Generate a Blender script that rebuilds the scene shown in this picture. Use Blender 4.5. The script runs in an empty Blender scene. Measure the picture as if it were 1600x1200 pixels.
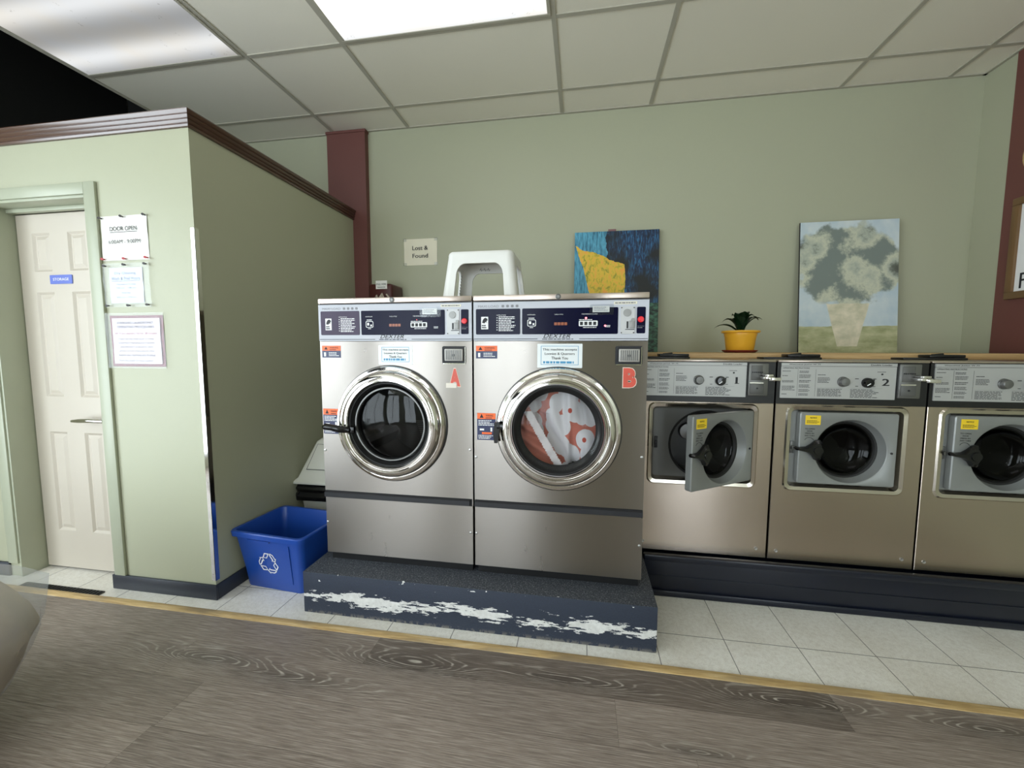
import bpy, bmesh, math, random
from mathutils import Vector, Matrix
random.seed(7)
SC = bpy.context.scene
COL = SC.collection
PI = math.pi

# ------------------------------------------------------------------ helpers
def lin(r, g, b):
    f = lambda c: (c/12.92 if c <= .04045 else ((c+.055)/1.055)**2.4)
    return (f(r/255), f(g/255), f(b/255), 1)

class NT:
    def __init__(s, name):
        s.m = bpy.data.materials.new(name); s.m.use_nodes = True
        s.n = s.m.node_tree.nodes; s.l = s.m.node_tree.links
        s.p = s.n['Principled BSDF']; s.out = s.n['Material Output']; s._c = None
    def new(s, t, **k):
        n = s.n.new(t)
        for a, v in k.items(): setattr(n, a, v)
        return n
    def val(s, sock, v):
        if isinstance(v, bpy.types.NodeSocket): s.l.new(v, sock)
        elif v is not None: sock.default_value = v
    def coord(s):
        if s._c is None: s._c = s.new('ShaderNodeTexCoord').outputs['Object']
        return s._c
    def mapping(s, scale=(1,1,1), loc=(0,0,0), src=None):
        m = s.new('ShaderNodeMapping'); s.l.new(src or s.coord(), m.inputs[0])
        m.inputs['Scale'].default_value = scale; m.inputs['Location'].default_value = loc
        return m.outputs[0]
    def noise(s, scale, detail=3, rough=.5, st=(1,1,1), loc=(0,0,0), dist=0, src=None):
        n = s.new('ShaderNodeTexNoise'); s.l.new(s.mapping(st, loc, src), n.inputs['Vector'])
        n.inputs['Scale'].default_value = scale; n.inputs['Detail'].default_value = detail
        n.inputs['Roughness'].default_value = rough; n.inputs['Distortion'].default_value = dist
        return n.outputs[0]
    def ramp(s, fac, stops, interp='LINEAR'):
        r = s.new('ShaderNodeValToRGB'); r.color_ramp.interpolation = interp
        e = r.color_ramp.elements
        while len(e) < len(stops): e.new(.5)
        for q, (pos, c) in zip(e, stops):
            q.position = pos; q.color = c if len(c) == 4 else (*c, 1)
        s.l.new(fac, r.inputs[0]); return r.outputs[0]
    def math(s, op, a, b=None, c=None, clamp=False):
        n = s.new('ShaderNodeMath', operation=op, use_clamp=clamp)
        s.val(n.inputs[0], a); s.val(n.inputs[1], b)
        if c is not None: s.val(n.inputs[2], c)
        return n.outputs[0]
    def mix(s, f, a, b, blend='MIX'):
        n = s.new('ShaderNodeMix', data_type='RGBA', blend_type=blend)
        s.val(n.inputs['Factor'], f); s.val(n.inputs['A'], a); s.val(n.inputs['B'], b)
        return n.outputs['Result']
    def sep(s):
        n = s.new('ShaderNodeSeparateXYZ'); s.l.new(s.coord(), n.inputs[0]); return n.outputs
    def bump(s, h, strength=.2, dist=.01):
        n = s.new('ShaderNodeBump'); n.inputs['Strength'].default_value = strength; n.inputs['Distance'].default_value = dist
        s.l.new(h, n.inputs['Height']); s.l.new(n.outputs[0], s.p.inputs['Normal'])
    def col(s, c): s.val(s.p.inputs['Base Color'], c)
    def set(s, **k):
        for a, v in k.items(): s.val(s.p.inputs[a.replace('_', ' ')], v)

def plain(name, c, rough=.5, metal=0, var=.06, bump=0, bscale=300, spec=.5):
    t = NT(name)
    n = t.noise(6, 4)
    a = tuple(x*(1-var) for x in c[:3])+(1,); b = tuple(min(1, x*(1+var)) for x in c[:3])+(1,)
    t.col(t.mix(n, a, b)); t.set(Roughness=rough, Metallic=metal, Specular_IOR_Level=spec)
    if bump: t.bump(t.noise(bscale, 2), bump, .002)
    return t.m

def steel(name, c, rough=.28, aniso=.75, grain='x'):
    t = NT(name)
    st = (1, 1, 60) if grain == 'x' else (60, 60, 1)
    g = t.noise(14, 3, .6, st)
    sm = t.noise(3.5, 4, .6, (1.6, 1, .7))
    cc = t.mix(g, tuple(x*.94 for x in c[:3])+(1,), c)
    t.col(cc)
    r = t.math('ADD', t.math('MULTIPLY', sm, .05), rough-.025)
    t.set(Metallic=1, Roughness=r, Anisotropic=aniso)
    tg = t.new('ShaderNodeCombineXYZ'); tg.inputs[0].default_value = 1; tg.inputs[1].default_value = .25
    t.l.new(tg.outputs[0], t.p.inputs['Tangent']); t.p.inputs['Anisotropic Rotation'].default_value = .25
    return t.m

def glassy(name, tint, refl=.9, rough=.03, ior=1.5):
    t = NT(name); t.n.remove(t.p)
    tr = t.new('ShaderNodeBsdfTransparent'); tr.inputs[0].default_value = tint
    gl = t.new('ShaderNodeBsdfGlossy'); gl.inputs['Color'].default_value = (refl, refl, refl, 1); gl.inputs['Roughness'].default_value = rough
    lw = t.new('ShaderNodeLayerWeight'); lw.inputs[0].default_value = .5
    fr = t.math('ADD', t.math('MULTIPLY', t.math('POWER', lw.outputs['Facing'], 5.), .8), .04)
    mx = t.new('ShaderNodeMixShader'); t.l.new(fr, mx.inputs[0]); t.l.new(tr.outputs[0], mx.inputs[1]); t.l.new(gl.outputs[0], mx.inputs[2])
    t.l.new(mx.outputs[0], t.out.inputs[0]); return t.m

FRONT = lambda x, y, z: Matrix.Translation((x, y, z)) @ Matrix.Rotation(PI/2, 4, 'X')        # reads from -y
FACEX = lambda x, y, z: Matrix(((0,0,-1,x),(-1,0,0,y),(0,1,0,z),(0,0,0,1)))                 # reads from -x

class B:
    """collects shapes into one mesh, in world coordinates"""
    def __init__(s): s.bm = bmesh.new(); s._d = {}
    def v(s, p): return s.bm.verts.new(p)
    def face(s, vs):
        u = []
        for q in vs:
            if q not in u: u.append(q)
        if len(u) > 2:
            try: return s.bm.faces.new(u)
            except ValueError: return None
    def box(s, x0, x1, y0, y1, z0, z1, bev=0, seg=2, M=None):
        r = bmesh.ops.create_cube(s.bm, size=1)
        vs = r['verts']
        for q in vs:
            q.co = Vector(((x0+x1)/2+q.co.x*(x1-x0), (y0+y1)/2+q.co.y*(y1-y0), (z0+z1)/2+q.co.z*(z1-z0)))
        if M: bmesh.ops.transform(s.bm, matrix=M, verts=vs)
        if bev:
            es = list({e for q in vs for e in q.link_edges})
            bmesh.ops.bevel(s.bm, geom=es, offset=bev, segments=seg, profile=.5, affect='EDGES')
        return s
    def loops(s, loops, cap0=False, cap1=False, close=True):
        L = []
        for lp in loops:
            cur = []; d = {}
            for p in lp:
                k = tuple(round(c, 6) for c in p)
                if k not in d: d[k] = s.v(p)
                cur.append(d[k])
            L.append(cur)
        n = len(L[0])
        for a, b in zip(L, L[1:]):
            for i in range(n if close else n-1):
                j = (i+1) % n
                s.face([a[i], a[j], b[j], b[i]])
        if cap0: s.face(list(reversed(L[0])))
        if cap1: s.face(L[-1])
        return s
    def lathe(s, c, axis, prof, seg=48, cap0=False, cap1=False, sx=1.0, a0=0, a1=2*PI):
        full = abs(a1-a0-2*PI) < 1e-6
        n = seg if full else seg+1
        def P(r, h, a):
            u, w = r*math.cos(a)*sx, r*math.sin(a)
            if axis == 'y': return (c[0]+u, c[1]+h, c[2]+w)
            if axis == 'x': return (c[0]+h, c[1]+u, c[2]+w)
            return (c[0]+u, c[1]+w, c[2]+h)
        return s.loops([[P(max(r, 1e-4), h, a0+(a1-a0)*i/seg) for i in range(n)] for r, h in prof], cap0, cap1, full)
    def cyl(s, p0, p1, r0, r1=None, seg=20):
        r1 = r0 if r1 is None else r1
        return s.tube([p0, p1], [r0, r1], seg)
    def tube(s, pts, r, seg=10, cap=True):
        pts = [Vector(p) for p in pts]; rr = r if isinstance(r, (list, tuple)) else [r]*len(pts)
        lp = []; up = None
        for i, p in enumerate(pts):
            d = (pts[min(i+1, len(pts)-1)]-pts[max(i-1, 0)]).normalized()
            if up is None: up = d.orthogonal().normalized()
            up = (up-d*up.dot(d)).normalized(); w = d.cross(up)
            lp.append([p+(up*math.cos(2*PI*k/seg)+w*math.sin(2*PI*k/seg))*rr[i] for k in range(seg)])
        return s.loops(lp, cap, cap)
    def prism(s, poly, M, d):
        """2-D outline (x, y) extruded by d along local z, placed by M"""
        a = [M @ Vector((x, y, 0)) for x, y in poly]; b = [M @ Vector((x, y, d)) for x, y in poly]
        return s.loops([a, b], True, True)
    def rod(s, x0, x1, z0, z1, y, d, r, n=5):
        """rounded-rectangle plate in front of plane y, thickness d towards -y"""
        return s.prism(rrect(x0, x1, z0, z1, r, n), FRONT(0, y, 0), d)
    def text(s, body, M, x0, x1, z0, z1, shear=0, bold=0, d=.0006, fit=True):
        """lettering whose bounding box fills x0..x1, z0..z1 in the frame of M"""
        cu = bpy.data.curves.new('t', 'FONT'); cu.body = body; cu.size = 1; cu.shear = shear; cu.offset = bold if bold > .05 else 0; cu.extrude = 0
        cu.resolution_u = 3
        ob = bpy.data.objects.new('t', cu); me = bpy.data.meshes.new_from_object(ob)
        xs = [q.co.x for q in me.vertices]; ys = [q.co.y for q in me.vertices]
        w = max(xs)-min(xs); h = max(ys)-min(ys); ax, ay = min(xs), min(ys)
        kx = (x1-x0)/w; kz = (z1-z0)/h
        if not fit: kx = min(kx, kz)
        off = ((x0+x1)-w*kx)/2
        T = M @ Matrix(((kx, 0, 0, off-ax*kx), (0, kz, 0, z0-ay*kz), (0, 0, 1, d), (0, 0, 0, 1)))
        me.transform(T); s.bm.from_mesh(me)
        if 0 < bold <= .05:
            sh = T.to_3x3() @ Vector((bold*1.6, 0, 0)); me.transform(Matrix.Translation(sh+(M.to_3x3() @ Vector((0, 0, .00012))))); s.bm.from_mesh(me)
        bpy.data.objects.remove(ob); bpy.data.curves.remove(cu); bpy.data.meshes.remove(me)
        return s
    def bar(s, x0, x1, z0, z1, M, d=.0005):
        return s.prism([(x0, z0), (x1, z0), (x1, z1), (x0, z1)], M, d)
    def lines(s, x0, x1, z0, z1, n, M, fill=.45, seed=1, d=.0004):
        """unreadably small print: broken thin bars"""
        rn = random.Random(seed); step = (z1-z0)/n
        for i in range(n):
            z = z1-(i+.5)*step; x = x0; xe = x1-(x1-x0)*rn.random()*.3
            while x < xe:
                w = (x1-x0)*(.05+.13*rn.random()); e = min(x+w, xe)
                s.bar(x, e, z-step*fill/2, z+step*fill/2, M, d); x = e+(x1-x0)*.025
        return s
    def xf(s, M): s.bm.transform(M); return s

def rrect(x0, x1, y0, y1, r, n=5):
    p = []
    for cx, cy, a in ((x1-r, y1-r, 0), (x0+r, y1-r, PI/2), (x0+r, y0+r, PI), (x1-r, y0+r, 1.5*PI)):
        for i in range(n+1):
            t = a+PI/2*i/n; p.append((cx+r*math.cos(t), cy+r*math.sin(t)))
    return p
def rrdense(x0, x1, y0, y1, r, n=5, m=10):
    """rounded rectangle with points along its straight sides too"""
    p = rrect(x0, x1, y0, y1, r, n); o = []
    for i, a in enumerate(p):
        o.append(a); b = p[(i+1) % len(p)]
        if i % (n+1) == n:
            for k in range(1, m): o.append((a[0]+(b[0]-a[0])*k/m, a[1]+(b[1]-a[1])*k/m))
    return o
def rcorner(x0, x1, y0, y1, n=5):
    return [q for q in ((x1, y1), (x0, y1), (x0, y0), (x1, y0)) for i in range(n+1)]

ORG = {}
def pieces(bm):
    """splits a mesh into its far-apart pieces: screws, separate blocks of print"""
    bm.verts.index_update(); left = set(bm.verts); isl = []
    while left:
        st = [left.pop()]; g = list(st)
        while st:
            for e in st.pop().link_edges:
                for q in e.verts:
                    if q in left: left.discard(q); st.append(q); g.append(q)
        lo = [min(q.co[i] for q in g) for i in range(3)]; hi = [max(q.co[i] for q in g) for i in range(3)]
        isl.append((g, lo, hi, max(hi[i]-lo[i] for i in range(3))))
    n = len(isl); par = list(range(n))
    def root(i):
        while par[i] != i: i = par[i]
        return i
    for i in range(n):
        _, li, hi_, si = isl[i]
        for j in range(i):
            _, lj, hj, sj = isl[j]
            g2 = sum(max(0, lj[k]-hi_[k], li[k]-hj[k])**2 for k in range(3))
            if g2 <= max(.02, .5*max(si, sj))**2:
                a, c = root(i), root(j)
                if a != c: par[a] = c
    out = {}
    for i in range(n): out.setdefault(root(i), []).extend(isl[i][0])
    return list(out.values())
APART = {'lettering', 'screw', 'tape', 'coin_slot', 'drum_lifter', 'indicator_light', 'pen_mark'}
def obj(name, b, m, parent=None, label=None, smooth=35, origin=None, kind=None):
    bm = b.bm
    if parent is not None and name in APART:
        gs = pieces(bm)
        if len(gs) > 1:
            res = []
            for g in gs:
                nb = B(); mp = {q: nb.bm.verts.new(q.co) for q in g}
                for f in {f for q in g for f in q.link_faces}: nb.bm.faces.new([mp[q] for q in f.verts])
                res.append(obj(name, nb, m, parent, label, smooth))
            bm.free(); return res[0]
    bmesh.ops.recalc_face_normals(bm, faces=bm.faces)
    if getattr(b, 'flat', False):
        bm.normal_update()
        for f in bm.faces:
            if f.normal.y > 0: f.normal_flip()
        smooth = 0
    if parent is not None: o0 = ORG[parent]
    elif origin is not None: o0 = Vector(origin)
    else:
        xs = [v.co for v in bm.verts]
        o0 = Vector(((min(c.x for c in xs)+max(c.x for c in xs))/2, (min(c.y for c in xs)+max(c.y for c in xs))/2, min(c.z for c in xs)))
    bmesh.ops.translate(bm, vec=-o0, verts=bm.verts)
    me = bpy.data.meshes.new(name); bm.to_mesh(me); bm.free()
    if m: me.materials.append(m)
    if smooth:
        me.shade_smooth(); me.set_sharp_from_angle(angle=math.radians(smooth))
    o = bpy.data.objects.new(name, me); COL.objects.link(o); ORG[o] = o0
    if parent is not None: o.parent = parent
    else: o.location = o0
    if label: o['label'] = label
    if kind: o['kind'] = kind
    return o
def tag(o, label, cat, group=None):
    o['label'] = label; o['category'] = cat
    if group: o['group'] = group
    return o
def thing(name, loc, label, cat, group=None):
    o = bpy.data.objects.new(name, None); COL.objects.link(o); o.location = loc; o.empty_display_size = .1
    ORG[o] = Vector(loc); return tag(o, label, cat, group)
def struct(name, b, m, parent=None, smooth=35, origin=None): return obj(name, b, m, parent, None, smooth, origin, kind='structure')

# ------------------------------------------------------------------ materials
GREEN = lin(172, 173, 149)
def wallpaint():
    t = NT('sage_wall_paint')
    t.col(t.mix(t.noise(1.7, 4), tuple(x*.97 for x in GREEN[:3])+(1,), GREEN))
    t.set(Roughness=.42, Specular_IOR_Level=.35)
    t.bump(t.noise(260, 2), .12, .002)
    return t.m
M_wall = wallpaint()
M_trim = plain('sage_trim_paint', lin(168, 172, 151), .35)
M_maroon = plain('maroon_paint', lin(106, 62, 56), .5, bump=.1)
M_navybase = plain('navy_vinyl_base', lin(40, 45, 56), .35, var=.12)
M_ceil = (lambda t: (t.col(t.mix(t.noise(420, 2), lin(226, 221, 206), lin(242, 238, 224))), t.set(Roughness=.9), t.bump(t.noise(500, 2), .3, .002), t.m)[-1])(NT('ceiling_tile'))
M_grid = plain('ceiling_grid_paint', lin(176, 172, 158), .6)
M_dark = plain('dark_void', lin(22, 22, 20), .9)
M_door = plain('cream_door_paint', lin(192, 183, 169), .4, var=.02)
M_steel = steel('brushed_steel', lin(156, 150, 144), .28, .93)
M_steel2 = steel('warm_brushed_steel', lin(196, 182, 169), .25, .92)
M_strip = steel('steel_lid_strip', lin(196, 182, 172), .3)
M_chrome = plain('chrome', lin(225, 222, 218), .07, 1, .02)
M_satin = plain('satin_metal', lin(190, 190, 190), .3, 1, .04)
M_gunmetal = plain('dull_grey_metal', lin(120, 120, 118), .4, .8, .08)
M_black = plain('black_plastic', lin(18, 18, 19), .35)
M_blackgloss = plain('black_gloss', lin(10, 10, 11), .15)
M_rubber = plain('black_rubber', lin(14, 14, 14), .6)
M_silver = plain('silver_grey_panel', lin(190, 192, 200), .45, .0, .02, spec=.3)
M_navy = plain('navy_control_film', lin(10, 11, 40), .2, 0, .05, spec=.12)
M_white = plain('white_print', lin(235, 235, 235), .5, 0, .01)
M_greyprint = plain('grey_print', lin(125, 125, 130), .5)
M_paper = plain('white_paper', lin(232, 230, 224), .6, 0, .02)
M_cream = plain('cream_paper', lin(228, 222, 200), .6, 0, .02)
M_ink = plain('black_ink', lin(28, 28, 32), .6)
M_softink = plain('faded_ink', lin(95, 95, 110), .6)
M_blueprint = plain('blue_print', lin(70, 140, 180), .5)
M_orange = plain('orange_sticker', lin(240, 105, 40), .4)
M_blue_st = plain('navy_sticker', lin(30, 38, 80), .35)
M_yellow_st = plain('yellow_sticker', lin(235, 200, 40), .4)
M_redletter = plain('faded_red_letter', lin(205, 80, 62), .45, 0, .2)
M_red = plain('red_plastic', lin(225, 35, 45), .25)
M_glass = glassy('door_glass', (.5, .5, .5, 1), .5)
M_glass_clear = glassy('clear_door_glass', (.97, .97, .97, 1), .3)
M_glass_dark = glassy('dark_door_glass', (.16, .155, .145, 1), .3)
M_drum = plain('dark_steel_drum', lin(120, 120, 120), .35, .9, .1)
M_greypaint = plain('grey_enamel', lin(138, 140, 138), .35, .3, .03)
M_greydark = plain('dark_grey_enamel', lin(95, 95, 93), .4, .3, .05)
M_wpanel = plain('brushed_label_plate', lin(178, 178, 176), .4, .35, .02)
M_tape = glassy('clear_tape', (.93, .94, .95, 1), .6, .15)

def t_tiles():
    t = NT('speckled_floor_tile'); x, y, z = t.sep()
    def joint(c, off):
        u = t.math('FRACT', t.math('DIVIDE', t.math('ADD', c, off), .2935))
        d = t.math('MINIMUM', u, t.math('SUBTRACT', 1, u))
        return t.math('LESS_THAN', d, .006)
    j = t.math('MAXIMUM', joint(x, .2935*80-.231), joint(y, .2935*80-.015))
    # offsets: joints fall on x=.231+k*.2935 and y=.015+k*.2935
    base = t.ramp(t.noise(55, 5, .7), [(.3, lin(226, 221, 212)), (.55, lin(242, 239, 232)), (.8, lin(248, 246, 241))])
    fine = t.ramp(t.noise(260, 3, .7, (1, 1.4, 1)), [(.36, lin(150, 146, 136)), (.5, lin(255, 255, 255))])
    c = t.mix(.28, base, fine, 'MULTIPLY')
    dirt = t.ramp(t.noise(2.6, 4), [(.35, lin(215, 208, 196)), (.6, (1, 1, 1))])
    c = t.mix(.35, c, dirt, 'MULTIPLY')
    t.col(t.mix(t.math('MULTIPLY', j, .8), c, lin(60, 56, 50)))
    t.set(Roughness=.38)
    return t.m
def t_planks():
    t = NT('grey_brown_wood_vinyl')
    x, y, z = t.sep()
    a = t.new('ShaderNodeAttribute', attribute_name='seed').outputs['Fac']
    cmb = t.new('ShaderNodeCombineXYZ'); t.l.new(t.math('ADD', x, t.math('MULTIPLY', a, 37.)), cmb.inputs[0]); t.l.new(t.math('ADD', y, t.math('MULTIPLY', a, 11.)), cmb.inputs[1])
    src = cmb.outputs[0]
    warp = t.noise(1, 3, .5, (1.7, 7, 1), src=src)
    field = t.math('ADD', y, t.math('MULTIPLY', warp, .10))
    KN = [(-.975, -.466, .26, .045, .15), (-.17, -.355, .27, .06, .17), (1.256, -.300, .24, .045, .15), (1.84, -.305, .2, .04, .13), (.86, -.546, .12, .018, .07), (-.62, -.50, .3, .04, .09), (.45, -.33, .25, .03, .07)]
    core = None
    for kx, ky, sx, sy, amp in KN:
        dx = t.math('DIVIDE', t.math('SUBTRACT', x, kx), sx); dy = t.math('DIVIDE', t.math('SUBTRACT', y, ky), sy)
        e = t.math('EXPONENT', t.math('MULTIPLY', t.math('ADD', t.math('MULTIPLY', dx, dx), t.math('MULTIPLY', dy, dy)), -1))
        field = t.math('ADD', field, t.math('MULTIPLY', e, amp))
        core = e if core is None else t.math('MAXIMUM', core, e)
    rings = t.math('SINE', t.math('MULTIPLY', field, 2*PI*62))
    rw = t.ramp(rings, [(.0, (0, 0, 0)), (.62, (.08, .08, .08)), (.97, (1, 1, 1))])
    brk = t.ramp(t.noise(1, 4, .6, (9, 70, 1), src=src), [(.38, (0, 0, 0)), (.62, (1, 1, 1))])
    fine = t.noise(1, 4, .65, (9, 330, 1), src=src)
    hl = t.math('MULTIPLY', t.math('MULTIPLY', rw, brk), t.math('ADD', t.math('MULTIPLY', t.math('POWER', core, .5), .8), .22))
    b = t.ramp(fine, [(.30, lin(104, 92, 84)), (.5, lin(140, 127, 117)), (.70, lin(178, 166, 156))])
    tone = t.new('ShaderNodeAttribute', attribute_name='tone').outputs['Fac']
    b = t.mix(1, b, t.ramp(tone, [(0, (.52, .50, .48)), (1, (1.06, 1.06, 1.06))]), 'MULTIPLY')
    b = t.mix(t.math('MULTIPLY', core, .55), b, lin(58, 51, 46))
    c = t.mix(t.math('MULTIPLY', hl, 1.0, clamp=True), b, lin(196, 188, 176))
    big = t.ramp(t.noise(1, 3, .5, (1.2, 3, 1), src=src), [(.3, (.86, .86, .86)), (.7, (1.08, 1.08, 1.08))])
    t.col(t.mix(1, c, big, 'MULTIPLY'))
    t.set(Roughness=.42, Specular_IOR_Level=.45); t.bump(fine, .25, .002)
    return t.m
def t_strip():
    t = NT('worn_wood_edge_strip')
    n = t.noise(1, 4, .65, (7, 90, 40)); w = t.noise(1, 3, .6, (2.2, 9, 1))
    c = t.ramp(n, [(.3, lin(170, 138, 88)), (.55, lin(206, 176, 124)), (.75, lin(222, 200, 158))])
    t.col(t.mix(t.ramp(w, [(.48, (0, 0, 0)), (.66, (.75, .75, .75))]), c, lin(128, 112, 90))); t.set(Roughness=.6)
    return t.m
def t_plinth():
    t = NT('chipped_navy_concrete'); x, y, z = t.sep()
    band = t.math('SUBTRACT', 1, t.math('ABSOLUTE', t.math('DIVIDE', t.math('SUBTRACT', z, .088), .07)), clamp=True)
    low = t.math('SUBTRACT', 1, t.math('DIVIDE', z, .02), clamp=True)
    n1 = t.noise(1, 7, .72, (3.2, 3, 17)); n2 = t.noise(1, 4, .6, (14, 10, 60), (3, 1, 2)); n3 = t.noise(1, 3, .6, (22, 22, 40), (8, 2, 1))
    v = t.math('ADD', t.math('MULTIPLY', band, .30), t.math('ADD', t.math('MULTIPLY', n1, 1.0), t.math('MULTIPLY', n2, .6)))
    front = t.math('LESS_THAN', y, -.484)
    chip = t.math('MULTIPLY', t.math('GREATER_THAN', v, 1.05), t.math('GREATER_THAN', band, .02))
    edge = t.math('MULTIPLY', t.math('GREATER_THAN', z, .186), t.math('GREATER_THAN', n3, .66))
    spots = t.math('GREATER_THAN', t.noise(1, 2, .5, (24, 24, 40), (4, 4, 9)), .745)
    m = t.math('MAXIMUM', t.math('MULTIPLY', chip, front), t.math('MAXIMUM', t.math('MULTIPLY', edge, front), t.math('MULTIPLY', spots, front)))
    navy = t.mix(t.noise(260, 3, .7), lin(32, 39, 54), lin(46, 55, 72))
    nrm = t.new('ShaderNodeNewGeometry').outputs['Normal']; sp = t.new('ShaderNodeSeparateXYZ'); t.l.new(nrm, sp.inputs[0])
    top = t.math('GREATER_THAN', sp.outputs[2], .7)
    peb = t.ramp(t.noise(150, 4, .75), [(.38, lin(30, 33, 39)), (.55, lin(62, 66, 74)), (.70, lin(136, 137, 140))])
    scuff = t.math('MULTIPLY', low, t.math('GREATER_THAN', t.noise(1, 4, .7, (60, 60, 30)), .5))
    navy = t.mix(scuff, navy, lin(120, 116, 110))
    navy = t.mix(top, navy, peb)
    wcol = t.mix(t.noise(60, 4), lin(188, 186, 182), lin(240, 240, 238))
    t.col(t.mix(m, navy, wcol)); t.set(Roughness=.6)
    t.bump(t.math('ADD', t.noise(160, 3, .7), t.math('MULTIPLY', m, -.6)), .5, .004)
    return t.m
def t_woodshelf():
    t = NT('pale_wood'); n = t.noise(1, 4, .6, (2, 60, 60), dist=.4)
    t.col(t.ramp(n, [(.3, lin(172, 138, 92)), (.6, lin(205, 172, 122)), (.8, lin(218, 190, 146))])); t.set(Roughness=.5); return t.m
def t_diffuser(name, s, tubes, x0, x1):
    t = NT(name); x, y, z = t.sep(); t.n.remove(t.p)
    tot = None
    for ty in tubes:
        d = t.math('DIVIDE', t.math('SUBTRACT', y, ty), .085)
        e = t.math('EXPONENT', t.math('MULTIPLY', t.math('MULTIPLY', d, d), -1)); tot = e if tot is None else t.math('ADD', tot, e)
    k = t.math('ADD', t.math('MULTIPLY', tot, 1.0*s), .62*s)
    grime = t.ramp(t.noise(14, 5, .75), [(.27, (.35, .33, .3)), (.36, (1, 1, 1))])
    yel = t.ramp(t.noise(1, 2, .5, (3, 3, 1)), [(.35, (1, .97, .9)), (.6, (.97, .99, 1))])
    em = t.new('ShaderNodeEmission'); t.l.new(k, em.inputs['Strength']); t.l.new(t.mix(1, grime, yel, 'MULTIPLY'), em.inputs['Color'])
    t.l.new(em.outputs[0], t.out.inputs[0]); return t.m
M_tile = t_tiles(); M_plank = t_planks(); M_edge = t_strip(); M_plinth = t_plinth(); M_shelf = t_woodshelf()

# ------------------------------------------------------------------ room
ZC = 2.942; YB = 1.327; XR = 2.903; XL = -3.4; YF = -5.2; XP = -1.308; YP = -.106; WT = .12
struct('floor', B().box(XL, XR+.1, -.20, YB+.1, -.05, 0), M_tile, smooth=0, origin=(0, 0, 0))
# wood vinyl, plank by plank (one sheet floor, pattern kept in its mesh)
b = B(); sl = b.bm.faces.layers.float.new('seed'); tl = b.bm.faces.layers.float.new('tone')
row = 0; y1 = -.2; pw = .185
joints = {0: -.36, 1: .62, 2: -.9}
rn = random.Random(3)
tones = {(0, 0): .18, (0, -1): .72, (1, 0): .98, (1, -1): .72, (2, 0): .9}
while y1 > YF:
    y0 = max(YF, y1-pw); j = joints.get(row, rn.uniform(-1, 1)); k0 = -3
    for k in range(-3, 3):
        xa, xb = max(XL, j+k*1.75), min(XR+.1, j+(k+1)*1.75)
        if xb <= xa: continue
        vs = [b.v(p) for p in ((xa+.0006, y0+.0006, .006), (xb-.0006, y0+.0006, .006), (xb-.0006, y1-.0006, .006), (xa+.0006, y1-.0006, .006))]
        f = b.face(vs); f[sl] = rn.random(); f[tl] = tones.get((row, k), rn.uniform(.6, 1))
    y1 = y0; row += 1
b.box(XL, XR+.1, YF-.1, -.2, -.05, .0052)
struct('floor_planks', b, M_plank, smooth=0, origin=(0, 0, 0))
struct('trim_1', B().box(XL, XR+.1, -.232, -.190, .0, .0085, .003), M_edge)

# back wall, side walls, front wall with added, unseen shop windows
struct('wall_back', B().box(XL, XR+.1, YB, YB+.1, 0, 3.5), M_wall, smooth=0)
struct('wall_right', B().box(XR, XR+.1, YF, YB, 0, ZC), M_wall, smooth=0)
WL = (-4.95, -.95); b = B()
b.box(XL-.1, XL, YF, WL[0], 0, 3.5).box(XL-.1, XL, WL[1], YB, 0, 3.5).box(XL-.1, XL, WL[0], WL[1], 0, .12).box(XL-.1, XL, WL[0], WL[1], 2.80, 3.5)
struct('wall_left', b, M_wall, smooth=0)
b = B(); WINS = [(-3.25, -1.95), (-1.5, -.25), (1.95, 2.8)]; WZ0, WZ1 = .12, 2.80  # unseen windows, spaced to shape the light and the steel's reflections
xs = [XL] + [q for w in WINS for q in w] + [XR]
for i in range(0, len(xs), 2): b.box(xs[i], xs[i+1], YF-.1, YF, 0, ZC)
for w in WINS:
    b.box(w[0], w[1], YF-.1, YF, 0, WZ0); b.box(w[0], w[1], YF-.1, YF, WZ1, ZC)
struct('wall_front', b, M_wall, smooth=0)
for i, w in enumerate(WINS):
    fr = B()
    for q in (w[0], (w[0]+w[1])/2-.02, w[1]-.04): fr.box(q, q+.04, YF-.07, YF-.02, WZ0, WZ1)
    for q in (WZ0, WZ1-.04): fr.box(w[0], w[1], YF-.07, YF-.02, q, q+.04)
    o = struct('window_%d' % (i+1), fr, M_satin, smooth=0)
    struct('window_pane', B().box(w[0]+.03, w[1]-.03, YF-.048, YF-.044, WZ0+.03, WZ1-.03), glassy('window_glass_%d' % i, (.97, .98, .98, 1), .5), o, smooth=0)

fr = B()
for k in range(4): q = WL[0]+(WL[1]-WL[0]-.04)*k/3; fr.box(XL-.07, XL-.02, q, q+.04, WZ0, WZ1)
for q in (WZ0, WZ1-.04): fr.box(XL-.07, XL-.02, WL[0], WL[1], q, q+.04)
o = struct('window_4', fr, M_satin, smooth=0)  # side window added out of view for more light and bright reflections
struct('window_pane', B().box(XL-.048, XL-.044, WL[0]+.03, WL[1]-.03, WZ0+.03, WZ1-.03), glassy('window_glass_side', (.97, .98, .98, 1), .5), o, smooth=0)

# maroon pilasters
struct('wall_pilaster', B().box(-1.511, -1.19, 1.278, YB, 0, ZC-.001), M_maroon, smooth=0)
struct('wall_pilaster', B().box(XR-.008, XR, .35, 1.122, 0, ZC-.001), M_maroon, smooth=0)
struct('trim_2', B().box(-1.517, -1.184, 1.272, YB, ZC-.02, ZC-.002), M_maroon, smooth=0)

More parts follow.
